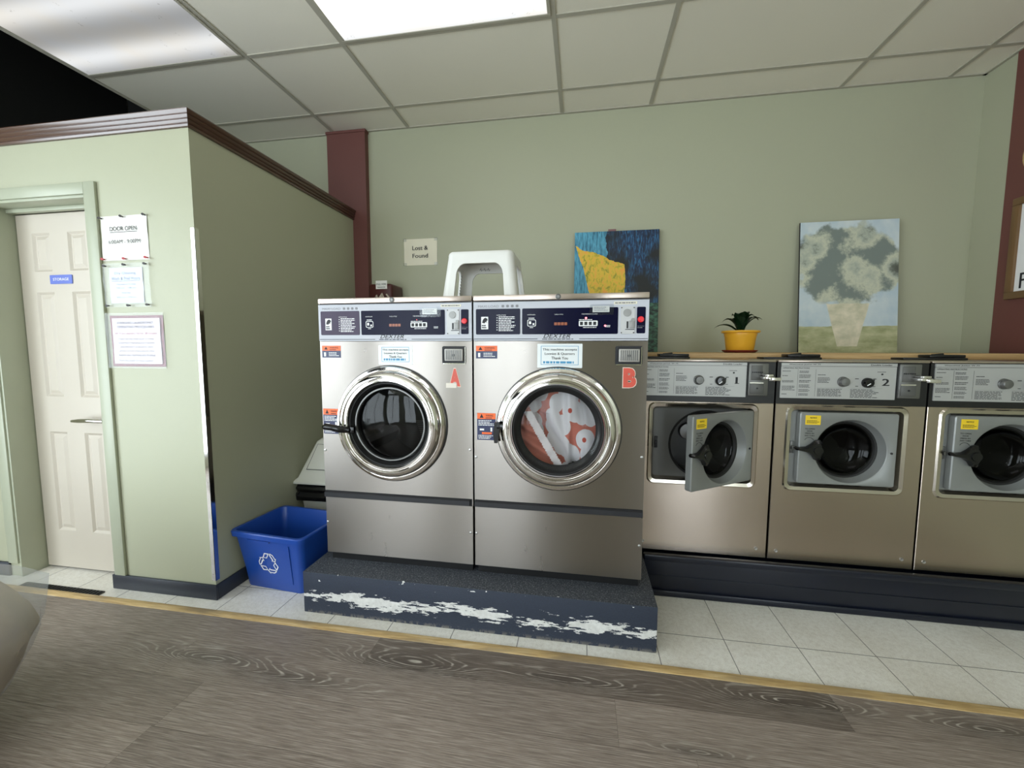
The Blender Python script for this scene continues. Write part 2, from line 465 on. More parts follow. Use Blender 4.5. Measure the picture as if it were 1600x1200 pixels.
# ceiling: tiles, grid, dark gap over the storage room
XV = -2.585
ce = struct('ceiling', B().box(XV, XR+.1, YF, YB, ZC+.002, ZC+.03), M_ceil, smooth=0)
g = B()
GX = [XV+.012, -1.461, -.852, .315, .923, 2.097, 2.70]; GY = [.441+.607*k for k in range(-9, 2)]
for x in GX: g.box(x-.012, x+.012, YF, YB, ZC-.003, ZC+.002)
for y in GY:
    for a, c in zip(GX, GX[1:]+[XR]): g.box(a+.012, c-.012 if c != XR else c, y-.012, y+.012, ZC-.0024, ZC+.002)
g.box(XV, XR, YB-.02, YB, ZC-.004, ZC+.002); g.box(XR-.02, XR, YF, YB, ZC-.004, ZC+.002)
struct('ceiling_grid', g, M_grid, ce, smooth=0)
struct('ceiling_void', B().box(XL-.1, XV, YF, YB+.1, 3.5, 3.55).box(XV, XV+.01, YF, YB, ZC+.03, 3.5).box(XL-.001, XL+.004, YF, YB-.01, 2.5, 3.5).box(XL, XV, YB-.004, YB+.002, ZC, 3.5), M_dark, smooth=0)  # near-black sheets put the unlit gap's shade into the colour

def ceiling_light(x0, x1, y0, y1, label, tubes, s):
    cx, cy = (x0+x1)/2, (y0+y1)/2
    t = thing('ceiling_light', (cx, cy, ZC-.02), label, 'ceiling light', 'fluorescent ceiling panels')
    f = B()
    for a in ((x0+.012, x1-.012, y0+.012, y0+.03), (x0+.012, x1-.012, y1-.03, y1-.012), (x0+.012, x0+.03, y0+.03, y1-.03), (x1-.03, x1-.012, y0+.03, y1-.03)):
        f.box(*a, ZC-.008, ZC+.001, .002, 1)
    obj('frame', f, M_grid, t)
    obj('diffuser', B().box(x0+.03, x1-.03, y0+.03, y1-.03, ZC-.005, ZC), t_diffuser('lamp_lens', s, tubes, x0, x1), t, smooth=0)
LS = 1.0
ceiling_light(GX[0], GX[1], GY[8], GY[9], 'grimy fluorescent ceiling panel above the storage room partition', (-.17, .16), LS*.38)
ceiling_light(GX[2], GX[3], GY[8], GY[9], 'bright fluorescent ceiling panel in front of the two big washers', (-.18, .13), LS)
for gx, gy, lb in ((4, 7, 'fluorescent ceiling panel towards the maroon side pilaster, out of view'), (2, 4, 'fluorescent ceiling panel over the middle of the wood floor'), (0, 4, 'fluorescent ceiling panel over the wood floor beside the side wall'), (4, 3, 'fluorescent ceiling panel near the shop windows')):  # extra panels added outside the view, only for ambient light
    ceiling_light(GX[gx], GX[gx+1], GY[gy-1], GY[gy], lb, (-.17, .16), LS)

# storage partition with door opening
DX0, DX1, DZ = -2.55, -1.906, 2.003; PZ = 2.268
b = B().box(XL, DX0, YP, YP+WT, 0, PZ).box(DX1, XP, YP, YP+WT, 0, PZ).box(DX0, DX1, YP, YP+WT, DZ, PZ)
struct('wall_partition', b, M_wall, smooth=0)
struct('wall_partition_side', B().box(XP-WT, XP, YP+WT, 1.278, 0, PZ), M_wall, smooth=0)
b = B()
# fluted crown profile: (out, z)
M_crown = plain('brown_stained_crown', lin(84, 58, 46), .2, var=.25, spec=1)
pf = [(0, PZ-.004), (.010, PZ-.002), (.014, PZ+.006), (.007, PZ+.012), (.013, PZ+.016), (.019, PZ+.024), (.012, PZ+.030), (.018, PZ+.034), (.024, PZ+.043), (.017, PZ+.049), (.024, PZ+.054), (.030, PZ+.064), (.026, PZ+.070), (-.14, PZ+.070), (-.14, PZ-.004)]
A = [(XL, YP-o, z) for o, z in pf]; Bc = [(XP+o, YP-o, z) for o, z in pf]; Cc = [(XP+o, 1.276, z) for o, z in pf]
b.loops([A, Bc, Cc], True, True)
struct('trim_3', b, M_crown, smooth=25)
# skirting
b = B().box(XL, DX0-.07, YP-.012, YP, 0, .077, .003).box(DX1-.02, XP+.012, YP-.012, YP, 0, .077, .003)
struct('baseboard_front', b, M_navybase)
struct('baseboard_side', B().box(XP, XP+.012, YP-.0, 1.278, 0, .077, .003), M_navybase)
# casing + jambs
b = B().box(DX1, DX1+.066, YP-.014, YP, .077, DZ+.055, .003).box(DX0-.066, DX0, YP-.014, YP, .077, DZ+.055, .003).box(DX0, DX1, YP-.014, YP, DZ, DZ+.055, .003)
b.box(DX0-.002, DX0+.012, YP-.006, YP+.16, 0, DZ, .002).box(DX1-.012, DX1+.002, YP-.006, YP+.16, 0, DZ, .002).box(DX0+.012, DX1-.012, YP-.006, YP+.16, DZ-.014, DZ, .002)
b.box(DX0+.012, DX1-.012, YP+.07, YP+.10, DZ-.034, DZ-.014, .003)
struct('door_frame', b, M_trim)
# six-panel door
DL, DR, DY = DX0+.016, DX1-.016, .0
b = B().box(DL, DR, DY+.01, DY+.04, .012, DZ-.036)
cols = ((-2.436, -2.317), (-2.2, -2.081)); rows = ((.228, .795), (.992, 1.558), (1.667, 1.869))
xsx = [DL, *cols[0], *cols[1], DR]; zsx = [.012, *rows[0], *rows[1], *rows[2], DZ-.036]
for i in range(5):
    for j in range(7):
        if i % 2 and j % 2:
            x0, x1, z0, z1 = xsx[i], xsx[i+1], zsx[j], zsx[j+1]
            L = []
            for ins, dep in ((0, 0), (.012, .009), (.016, .009), (.034, .002)):
                L.append([(x0+ins, DY+dep, z0+ins), (x1-ins, DY+dep, z0+ins), (x1-ins, DY+dep, z1-ins), (x0+ins, DY+dep, z1-ins)])
            b.loops(L, False, True)
        else:
            b.face([b.v(p) for p in ((xsx[i], DY, zsx[j]), (xsx[i+1], DY, zsx[j]), (xsx[i+1], DY, zsx[j+1]), (xsx[i], DY, zsx[j+1]))])
b.loops([[(DL, DY, .012), (DR, DY, .012), (DR, DY, DZ-.036), (DL, DY, DZ-.036)], [(DL, DY+.01, .012), (DR, DY+.01, .012), (DR, DY+.01, DZ-.036), (DL, DY+.01, DZ-.036)]])
dr = struct('door_1', b, M_door, smooth=0)
h = B().cyl((-2.0, DY, .873), (-2.0, DY-.012, .873), .026).cyl((-2.0, DY-.01, .873), (-2.0, DY-.05, .873), .010)
h.tube([(-1.995, DY-.05, .873), (-2.08, DY-.052, .875), (-2.15, DY-.052, .872), (-2.205, DY-.046, .868)], [.011, .012, .012, .008], 12)
obj('door_handle', h, M_chrome, dr, 'chrome lever handle')
pq = obj('door_plaque', B().rod(-2.333, -2.187, 1.600, 1.647, DY, .004, .004), plain('blue_plaque', lin(92, 110, 190), .3), dr, 'blue plaque reading STORAGE')
obj('lettering', B().text('STORAGE', FRONT(0, DY-.004, 0), -2.312, -2.208, 1.617, 1.631, bold=.01), M_white, pq)
# chrome corner guard
b = B().box(XP-.020, XP+.0015, YP-.0015, YP, .096, 1.819).box(XP, XP+.0015, YP-.0015, YP+.022, .096, 1.819)
for z in (.13, .6, 1.2, 1.79): b.cyl((XP-.011, YP-.0015, z), (XP-.011, YP-.003, z), .003, seg=8)
struct('trim_4', b, M_chrome)
# floor grille at the doorway
g = B().rod(-2.42, -1.925, -.189, -.151, 0, .006, .006).xf(Matrix.Rotation(-PI/2, 4, 'X'))
b = B().prism(rrect(-2.44, -1.928, -.189, -.151, .006), Matrix.Translation((0, 0, 0)), .005)
fg = tag(obj('floor_grille', b, M_black), 'black slotted grille strip set in the floor before the storage door', 'floor grille')
s = B()
for i in range(24): s.box(-2.43+i*.021, -2.422+i*.021, -.184, -.156, .005, .0075)
obj('slats', s, M_rubber, fg)
g.bm.free()

# ------------------------------------------------------------------ paper signs on the partition
M_pin = plain('dark_push_pin', lin(50, 45, 45), .3); M_pinred = plain('red_push_pin', lin(180, 50, 60), .3)
def wavy(x0, x1, z0, z1, y, amp, seed, n=14):
    rn = random.Random(seed); b = B(); p1, p2 = rn.random()*6, rn.random()*6
    vs = [[b.v((x0+(x1-x0)*i/n, y-.001-amp*(1+math.sin(p1+i*.7+j*.35))*.5-amp*.4*(1+math.sin(p2+j*.9)), z0+(z1-z0)*j/n)) for j in range(n+1)] for i in range(n+1)]
    for i in range(n):
        for j in range(n): b.face([vs[i][j], vs[i+1][j], vs[i+1][j+1], vs[i][j+1]])
    return b
def pins(t, pts, y, m=M_pin):
    for x, z in pts:
        obj('push_pin', B().cyl((x, y, z), (x+.004, y-.012, z-.001), .004, .003, 8).cyl((x+.004, y-.012, z-.001), (x+.006, y-.016, z-.001), .006, .006, 8), m, t)
t = thing('paper_sign', (-1.698, YP, 1.681), 'white paper sign reading DOOR OPEN, topmost of three beside the storage door', 'sign', 'notices beside the storage door')
obj('sheet', wavy(-1.832, -1.564, 1.683, 1.893, YP, .002, 1), M_paper, t)
F = FRONT(0, YP-.0052, 0)
obj('lettering', B().text('DOOR OPEN', F, -1.778, -1.622, 1.822, 1.842, bold=.006).bar(-1.778, -1.622, 1.815, 1.8175, F).text('6:00AM - 9:00PM', F, -1.79, -1.605, 1.762, 1.780), M_ink, t)
pins(t, ((-1.825, 1.884), (-1.7, 1.887), (-1.572, 1.889)), YP-.004); pins(t, ((-1.825, 1.690), (-1.7, 1.689), (-1.575, 1.691)), YP-.004, M_pinred)
t = thing('paper_sign', (-1.698, YP, 1.456), 'pale blue notice in a shiny plastic sleeve, middle of three beside the storage door', 'sign', 'notices beside the storage door')
obj('sheet', wavy(-1.803, -1.610, 1.478, 1.648, YP-.001, .002, 2), plain('pale_blue_paper', lin(205, 214, 236), .5, 0, .02), t)
F = FRONT(0, YP-.0066, 0)
b = B().text('Dry Cleaning', F, -1.768, -1.645, 1.612, 1.628).text('Wash & Fold Hours', F, -1.788, -1.622, 1.588, 1.604).bar(-1.788, -1.622, 1.583, 1.5845, F)
b.text('Monday to Friday', F, -1.76, -1.65, 1.562, 1.572).text('9:00 a.m. - 7:00 p.m.', F, -1.765, -1.645, 1.545, 1.555).text('Saturday', F, -1.735, -1.68, 1.522, 1.532).text('9:00 a.m. - 7:00 p.m.', F, -1.765, -1.645, 1.500, 1.510)
obj('lettering', b, M_softink, t)
def film():
    t = NT('shiny_plastic_film'); t.n.remove(t.p)
    tr = t.new('ShaderNodeBsdfTransparent'); gl = t.new('ShaderNodeBsdfGlossy'); gl.inputs['Roughness'].default_value = .12
    df = t.new('ShaderNodeBsdfDiffuse'); df.inputs[0].default_value = (.85, .9, .95, 1)
    m1 = t.new('ShaderNodeMixShader'); m1.inputs[0].default_value = .12; t.l.new(tr.outputs[0], m1.inputs[1]); t.l.new(df.outputs[0], m1.inputs[2])
    m2 = t.new('ShaderNodeMixShader'); m2.inputs[0].default_value = .03; t.l.new(m1.outputs[0], m2.inputs[1]); t.l.new(gl.outputs[0], m2.inputs[2])
    t.l.new(m2.outputs[0], t.out.inputs[0]); return t.m
M_film = film()
obj('plastic_sleeve', wavy(-1.832, -1.562, 1.458, 1.668, YP-.007, .003, 5, 18), M_film, t)
pins(t, ((-1.815, 1.657), (-1.7, 1.660), (-1.58, 1.661), (-1.815, 1.466), (-1.69, 1.466), (-1.58, 1.468)), YP-.008)
t = thing('paper_sign', (-1.667, YP, 1.162), 'maroon-bordered laundromat procedures notice, lowest of three beside the storage door', 'sign', 'notices beside the storage door')
obj('border', wavy(-1.822, -1.512, 1.168, 1.418, YP, .0015, 7), plain('maroon_card', lin(120, 58, 66), .5), t, 'maroon card border')
obj('sheet', wavy(-1.806, -1.528, 1.182, 1.404, YP-.0045, .001, 8), plain('lilac_paper', lin(226, 216, 224), .5, 0, .02), t)
F = FRONT(0, YP-.0085, 0)
b = B().text('STANDARD LAUNDROMAT', F, -1.776, -1.562, 1.376, 1.388, bold=.02).text('OPERATING PROCEDURES', F, -1.776, -1.558, 1.356, 1.368, bold=.02)
for i, (s, w) in enumerate((('If you do not want Staff or other', .21), ('customers removing your laundry', .215), ('and placing it in laundry carts,', .195), ('please ensure that you are back', .205), ('before the machines are finished.', .215))):
    b.text(s, F, -1.667-w/2, -1.667+w/2, 1.297-i*.0195, 1.309-i*.0195, bold=.008)
obj('lettering', b, plain('plum_ink', lin(62, 48, 72), .6), t)
obj('lettering', B().text('All of our washers run for 38 minutes.', F, -1.79, -1.542, 1.325, 1.337, bold=.006), plain('red_ink', lin(150, 60, 70), .6), t)
obj('lettering', B().text('Thank you kindly for your support.', F, -1.78, -1.575, 1.190, 1.204, shear=.4), M_softink, t)
obj('plastic_sleeve', wavy(-1.838, -1.497, 1.160, 1.430, YP-.0095, .003, 9, 18), M_film, t)

# ------------------------------------------------------------------ notice, dark red box on the back wall
t = thing('paper_sign', (-.772, YB, 1.908), 'cream Lost & Found paper notice taped to the back wall', 'sign')
obj('sheet', wavy(-.908, -.636, 1.910, 2.112, YB, .002, 11), M_cream, t)
F = FRONT(0, YB-.0055, 0)
obj('lettering', B().text('Lost &', F, -.838, -.712, 2.026, 2.058, bold=.015).text('Found', F, -.838, -.712, 1.966, 1.998, bold=.015), M_ink, t)
tp = B()
for x, z in ((-.9, 2.105), (-.645, 2.105), (-.9, 1.918), (-.645, 1.918)): tp.box(x-.014, x+.014, YB-.0066, YB-.006, z-.012, z+.012)
obj('tape', tp, M_tape, t)
YX = 1.13
M_box = plain('dark_red_enamel', lin(72, 26, 24), .3, 0, .15)
t = tag(obj('dispenser_box', B().box(-1.115, -.925, YX, YB, 1.42, 1.745, .02, 3), M_box, origin=(-1.02, YX, 1.42)), 'dark red metal box with white PULL HERE label, behind washer A', 'box')
obj('label_card', B().box(-1.052, -.962, YX-.002, YX, 1.705, 1.766), M_paper, t, 'white PULL HERE label')
obj('lettering', B().text('PULL HERE', FRONT(0, YX-.002, 0), -1.045, -.968, 1.733, 1.746, bold=.02).lines(-1.04, -.972, 1.712, 1.724, 2, FRONT(0, YX-.002, 0)), M_ink, t)
b = B()
rn = random.Random(5)
for i in range(6):
    x = -1.06+.025*i; z = 1.60+rn.uniform(0, .04)
    b.tube([(x, YX-.012, z), (x+rn.uniform(-.03, .05), YX-.035, z+.03), (x+rn.uniform(-.02, .06), YX-.02, z-.06), (x+rn.uniform(-.02, .04), YX-.03, z-.16)], .006, 6)
obj('cord_ends', b, plain('pale_cord', lin(190, 178, 160), .6), t, 'tangle of pale cord ends')

# ------------------------------------------------------------------ the two big washers
W = .757
def dexter(x0, letter):
    isA = letter == 'A'
    X = lambda u: x0+u
    Fr = lambda d=0: FRONT(x0, -d, 0)
    t = thing('front_load_washer', (x0+W/2, .42, .201), 'large stainless coin washer marked with a faded red %s, %s' % (letter, 'its drum empty' if isA else 'its drum full of bedding'), 'washer', 'large stainless washers on the plinth')
    zb, zt = .244, 1.494; cx, cz = .36 + (0 if isA else .022), .905
    g = .002
    # body shell: front sheet with round hole, sides, back, top
    b = B(); N = 72; rh = .235
    angs = sorted([2*PI*i/N for i in range(N)] + [math.atan2(z-cz, x-cx) % (2*PI) for x in (g, W-g) for z in (.562, 1.292)])
    inner, outer = [], []
    for a in angs:
        c, s = math.cos(a), math.sin(a)
        k = min(((W-g-cx) if c > 0 else (g-cx))/c if abs(c) > 1e-9 else 1e9, ((1.292-cz) if s > 0 else (.562-cz))/s if abs(s) > 1e-9 else 1e9)
        inner.append((X(cx+rh*c), 0, cz+rh*s)); outer.append((X(cx+k*c), 0, cz+k*s))
    b.loops([inner, outer])
    b.flat = True
    obj('front_panel', b, M_steel, t)
    sh = B()
    sh.box(X(g), X(.006), .002, .85, zb, zt-.025); sh.box(X(W-.006), X(W-g), .002, .85, zb, zt-.025); sh.box(X(.006), X(W-.006), .83, .85, zb, zt-.025)
    obj('cabinet', sh, M_steel, t)
    obj('lower_panel', B().box(X(g), X(W-g), 0, .006, zb, .528, .0015, 1), M_steel, t)
    sl = B().box(X(g), X(W-g), .004, .02, .526, .564)
    sl.prism([(0, 0), (.016, .004), (.016, .026), (0, .034)], Matrix(((0, 0, 1, X(.004)), (-1, 0, 0, .004), (0, 1, 0, .528), (0, 0, 0, 1))), W-.008 if not isA else W-.02)
    obj('pull_strip', sl, plain('charcoal_trim', lin(34, 35, 39), .4), t)
    obj('kick_plate', B().box(X(.012), X(W-.012), .025, .82, .201, zb), M_black, t)
    # lid strip, lock
    ld = obj('lid', B().box(X(g), X(W-g), -.006, .855, 1.470, zt, .003), M_strip, t)
    obj('lock', B().lathe((X(.378), -.006, 1.482), 'y', [(.0122, 0), (.0122, -.003), (.009, -.004), (.009, -.002), (.007, -.005), (.0002, -.005)], 20), M_gunmetal, ld)
    # control panel
    cp = obj('control_panel', B().rod(g, W-g, 1.294, 1.467, .004, .008, .004).xf(Matrix.Translation((x0, 0, 0))), M_silver, t)
    b = B().bar(.004, W-.004, 1.464, 1.4665, Fr(.0042)).bar(.004, .29, 1.3005, 1.303, Fr(.0042)).bar(.47, W-.004, 1.3005, 1.303, Fr(.0042))
    b.text('DEXTER', Fr(.0042), .315, .432, 1.306, 1.323, shear=.35, bold=.01).lines(.31, .45, 1.298, 1.3035, 1, Fr(.0042), .6)
    obj('lettering', b, M_ink, cp)
    b = B().text('MAXI LOAD', Fr(.0042), .024, .118, 1.4405, 1.4505)
    for i in range(4): b.rod(.130+i*.021, .142+i*.021, 1.440, 1.451, -.0042, .0005, .003).bm.verts
    b2 = B()
    for i in range(4): b2.rod(X(.130+i*.021), X(.142+i*.021), 1.440, 1.451, -.0042, .0006, .003)
    b.bm.free(); b2.text('MAXI LOAD', Fr(.0042), .024, .118, 1.4405, 1.4505)
    obj('badge_lettering', b2, M_greyprint, cp)
    y = .0042
    fm = plain('film_with_scratches', lin(70, 60, 80), .4, 0, .4, spec=.2) if isA else M_navy
    i1 = obj('instruction_panel', B().rod(X(.014), X(.213), 1.322, 1.434, -y, .0012, .005), fm, cp)
    b = B().rod(X(.038), X(.070), 1.345, 1.400, -y-.0012, .0005, .001)
    fr = Fr(y+.0012)
    b.text('INSTRUCTIONS', fr, .108, .150, 1.4035, 1.4085).lines(.117, .195, 1.335, 1.402, 9, fr, .5, 3)
    for q in range(6): b.bar(.108, .112, 1.340+q*.0105, 1.344+q*.0105, fr)
    obj('lettering', b, M_white, i1)
    hp = [(.042, .373), (.045, .384), (.050, .392), (.058, .396), (.066, .391), (.067, .384), (.062, .381), (.064, .373), (.058, .378), (.054, .371)]
    obj('horse_logo', B().prism([(px, pz+1) for px, pz in hp], Fr(y+.0018), .0005).lines(.041, .067, 1.348, 1.366, 2, Fr(y+.0018), .6, 2), M_ink, i1, 'dark horse head emblem')
    i2 = obj('display_panel', B().rod(X(.222), X(.630), 1.322, 1.434, -y, .0012, .005), M_navy, cp)
    b = B().text('DISPENSER', fr, .245, .280, 1.4045, 1.4085).text('WASH CYCLE', fr, .363, .400, 1.4045, 1.4085).text('TEMPERATURE', fr, .478, .545, 1.4045, 1.4085)
    fl = rrect(.245, .283, 1.356, 1.386, .006, 3); fi = rrect(.2475, .2805, 1.3585, 1.3835, .005, 3)
    b.loops([[fr @ Vector((px, pz, .0005)) for px, pz in fl], [fr @ Vector((px, pz, .0005)) for px, pz in fi]])
    b.bar(.252, .262, 1.366, 1.378, fr).bar(.268, .276, 1.362, 1.370, fr).lines(.25, .278, 1.389, 1.394, 1, fr, .7, 4).lines(.256, .274, 1.349, 1.353, 1, fr, .7, 5)
    b.lines(.468, .54, 1.381, 1.385, 1, fr, .7, 6).lines(.485, .545, 1.348, 1.352, 1, fr, .7, 8).lines(.578, .602, 1.350, 1.360, 2, fr, .5, 9)
    obj('lettering', b, M_white, i2)
    b = B().rod(X(.467), X(.546), 1.3555, 1.3785, -y-.0012, .0015, .004)
    kb = obj('key_bar', b, M_white, i2)
    b = B()
    for q in range(4): b.bar(.472+q*.0185, .484+q*.0185, 1.360, 1.374, Fr(y+.0027), .002)
    obj('keys', b, M_ink, i2)
    b = B()
    for q in range(4): b.bar(.362+q*.0145, .374+q*.0145, 1.3605, 1.3725, fr)
    obj('cycle_display', b, plain('dim_amber_display', lin(150, 78, 42), .3), i2)
    mL = NT('lit_red_indicator'); mL.set(Base_Color=lin(255, 90, 100), Emission_Color=lin(255, 120, 130), Emission_Strength=2.5 if not isA else .6)
    b = B().cyl((X(.497), -y, 1.390), (X(.497), -y-.003, 1.390), .0045 if not isA else .002, seg=12)
    if not isA: b.cyl((X(.577), -y, 1.357), (X(.577), -y-.003, 1.357), .004, seg=12)
    obj('indicator_light', b, mL.m, i2)
    # stuck-on printed cards
    st = obj('price_sticker', B().rod(X(.524), X(.594), 1.414, 1.440, -y-.0016, .0006, .002), M_paper, cp)
    obj('lettering', B().lines(.53, .588, 1.418, 1.437, 3, Fr(y+.0023), .3, 12), M_softink, st)
    obj('clear_tape', B().rod(X(.512), X(.612), 1.402, 1.447, -y-.0024, .0004, .008), M_tape, cp)
    st = obj('quarters_sticker', B().rod(X(.612), X(.706), 1.446, 1.457, -y, .0006, .001), M_cream, cp)
    obj('lettering', B().lines(.616, .702, 1.448, 1.455, 1, Fr(y+.0006), .6, 14), M_softink, st)
    # coin acceptor + start button
    ca = obj('coin_acceptor', B().rod(X(.640), X(.698), 1.322, 1.436, -y, .003, .003), plain('brushed_coin_plate', lin(190, 190, 190), .5, .2), cp)
    b = B().box(X(.665), X(.672), -y-.0036, -y-.003, 1.345, 1.374).box(X(.660), X(.697), -y-.0036, -y-.003, 1.339, 1.342).box(X(.6655), X(.6675), -y-.006, -y-.003, 1.396, 1.424)
    for sx, sz in ((.644, 1.327), (.694, 1.327), (.644, 1.431), (.694, 1.431)): b.cyl((X(sx), -y-.003, sz), (X(sx), -y-.0045, sz), .0025, seg=8)
    obj('coin_slot', b, M_ink, ca)
    b = B().lathe((X(.6665), -y-.003, 1.410), 'y', [(.016, 0), (.0155, -.003), (.0002, -.0035)], 20).box(X(.675), X(.697), -y-.008, -y-.003, 1.345, 1.376, .002).cyl((X(.69), -y-.003, 1.381), (X(.69), -y-.009, 1.381), .007, seg=12)
    obj('coin_return', b, plain('coin_return_metal', lin(150, 150, 148), .5, .4), ca)
    bp = obj('button_panel', B().rod(X(.706), X(.741), 1.324, 1.434, -y, .0012, .005), M_navy, cp)
    obj('start_button', B().lathe((X(.7225), -y, 1.382), 'y', [(.013, 0), (.013, -.007), (.011, -.010), (.0002, -.0115)], 20), M_red, bp, 'red round push button')
    obj('lettering', B().text('PRESS TO START', Fr(y+.0012), .709, .738, 1.352, 1.356).lines(.709, .738, 1.346, 1.350, 1, Fr(y+.0012), .7, 2), M_greyprint, bp)
    # round door: chrome ring, gasket, glass, handle
    y0 = -.001; c = (X(cx), y0, cz)
    d = obj('door', B().lathe(c, 'y', [(.237, .03), (.262, .0), (.270, -.002), (.272, -.012), (.268, -.020), (.258, -.0225), (.254, -.020), (.251, -.030), (.243, -.046), (.232, -.055), (.222, -.056), (.217, -.050), (.215, -.044), (.211, -.050), (.205, -.0505), (.200, -.044), (.197, -.028), (.197, .01)], 96), M_chrome, t, 'round chrome porthole door')
    obj('hinge_ring', B().lathe(c, 'y', [(.272, 0), (.2765, 0), (.2765, -.006), (.272, -.007)], 72), M_black, d)
    obj('gasket', B().lathe(c, 'y', [(.197, -.034), (.192, -.034), (.186, -.016), (.183, -.012), (.181, -.010), (.165, .004), (.17, .03), (.2, .03)], 72), M_rubber, d, 'black rubber gasket')
    obj('glass', B().lathe(c, 'y', [(.186, -.014), (.178, -.010), (.170, -.002), (.160, -.006), (.10, -.016), (.05, -.021), (.0005, -.0225)], 72), M_glass if isA else M_glass_clear, d)
    if isA:
        obj('retainer_ring', B().lathe(c, 'y', [(.176, -.018), (.174, -.022), (.168, -.022), (.166, -.016)], 72), M_gunmetal, d)
        hb = B().tube([(X(cx-.19), -.05, cz-.028), (X(cx-.225), -.068, cz-.022), (X(cx-.262), -.075, cz-.014), (X(cx-.292), -.078, cz-.010), (X(cx-.304), -.076, cz-.014)], [.014, .017, .015, .016, .010], 12)
        hb.box(X(cx-.21), X(cx-.165), -.052, -.03, cz-.045, cz-.012, .006)
    else:
        hb = B().prism([(-.274, .030), (-.252, .034), (-.250, .01), (-.256, -.02), (-.262, -.062), (-.276, -.062), (-.281, -.02)], FRONT(X(cx), -.022, cz), .03)
        hb.box(X(cx-.270), X(cx-.215), -.052, -.02, cz-.004, cz+.024, .006)
    obj('door_handle', hb, M_blackgloss, d, 'black door latch lever')
    # drum
    dm = B().lathe((X(cx), 0, cz), 'y', [(.237, .0), (.24, .06), (.27, .07), (.27, .45), (.262, .47), (.15, .465), (.06, .44), (.001, .43)], 60)
    drum = obj('drum', dm, M_drum if isA else M_gunmetal, t)
    if isA:
        rb = B()
        for k in range(3):
            a = PI*.5+.5+k*2*PI/3; R = Matrix.Translation((X(cx), 0, cz)) @ Matrix.Rotation(a, 4, 'Y')
            rb.prism([(-.05, .268), (-.015, .205), (.015, .205), (.05, .268)], R @ Matrix.Translation((0, .44, 0)) @ Matrix.Rotation(PI/2, 4, 'X'), .36)
        obj('drum_lifter', rb, M_drum, drum)
        rb = B()
        for k in range(12): rb.bar(-.055+.004*k, .03+.004*k, -.06-.011*k, -.064-.011*k, FRONT(X(cx), .425, cz), .004)
        obj('drum_grille', rb, M_satin, drum)
    # coin box, sign, stickers, letter
    z0, z1 = (1.189, 1.27) if isA else (1.190, 1.271); u0 = .615 if isA else .622; u1 = u0+.112
    cb = B(); fo, fi = rrect(X(u0), X(u1), z0, z1, .008), rrect(X(u0+.008), X(u1-.008), z0+.008, z1-.008, .006)
    cb.loops([[(a, -.0005, q) for a, q in fo], [(a, -.003, q) for a, q in fo], [(a, -.003, q) for a, q in fi], [(a, -.0008, q) for a, q in fi]], False, True)
    cbo = obj('coin_box', cb, M_ink, t)
    obj('coin_drawer', B().box(X(u0+.014), X(u1-.012), -.014, 0, z0+.014, z1-.012, .003), plain('ribbed_metal', lin(165, 162, 157), .5, .5), cbo)
    dv = B()
    for q in range(9): dv.box(X(u0+.021+q*.0083), X(u0+.025+q*.0083), -.0152, -.0138, z0+.02, z1-.018)
    dv.cyl((X(u0+.056), -.013, (z0+z1)/2), (X(u0+.056), -.018, (z0+z1)/2), .006, seg=12)
    obj('drawer_ribs', dv, M_greydark, cbo)
    obj('coin_box_rim', B().box(X(u1-.006), X(u1-.002), -.0035, -.001, z0+.004, z1-.004).box(X(u0+.004), X(u1-.004), -.0035, -.001, z0, z0+.004), M_chrome, cbo)
    s0, s1, sz0, sz1 = (.302, .471, 1.184, 1.275) if isA else (.289, .484, 1.176, 1.281)
    sg = obj('notice', B().rod(X(s0), X(s1), sz0, sz1, 0, .0006, .003), plain('taped_card', lin(222, 226, 226), .3, 0, .03), t, 'white taped notice about accepted coins')
    m = .016; fo = [(s0+m, sz0+m*.8), (s1-m, sz0+m*.8), (s1-m, sz1-m*.6), (s0+m, sz1-m*.6)]; fi = [(s0+m+.002, sz0+m*.8+.002), (s1-m-.002, sz0+m*.8+.002), (s1-m-.002, sz1-m*.6-.002), (s0+m+.002, sz1-m*.6-.002)]
    obj('border_line', B().loops([[(X(a), -.0008, q) for a, q in fo], [(X(a), -.0008, q) for a, q in fi]]).lines(s0+m+.01, s1-m-.01, sz0+.018, sz0+.030, 1, Fr(.0006), .8, 4), M_blueprint, sg)
    k = (sz1-sz0)/.091
    b = B()
    for i, (s, w) in enumerate((('This machine accepts', .128), ('Loonies & Quarters', .112), ('Thank You', .062))):
        mid = (s0+s1)/2; zz = sz1-(.028+i*.0155)*k; b.text(s, Fr(.0006), mid-w/2*k, mid+w/2*k, zz, zz+.0105*k, bold=.02)
    obj('lettering', b, M_ink, sg)
    def sticker(u0, u1, z0, z1, frac, seed):
        so = obj('warning_sticker', B().rod(X(u0), X(u1), z0, z1, 0, .0006, .001), M_blue_st, t, 'navy warning sticker with orange top')
        zz = z1-(z1-z0)*frac
        obj('warning_band', B().bar(u0+.0005, u1-.0005, zz, z1-.0005, Fr(.0006)), M_orange, so)
        tb = B().prism([(u0+.012, zz+.005), (u0+.03, zz+.005), (u0+.021, z1-.004)], Fr(.0011), .0004).text('WARNING', Fr(.0011), u0+.04, u1-.012, zz+(z1-zz)*.42, zz+(z1-zz)*.75).lines(u0+.04, u1-.012, zz+.002, zz+(z1-zz)*.3, 1, Fr(.0011), .6, seed)
        obj('warning_lettering', tb, M_ink, so)
        pb = B()
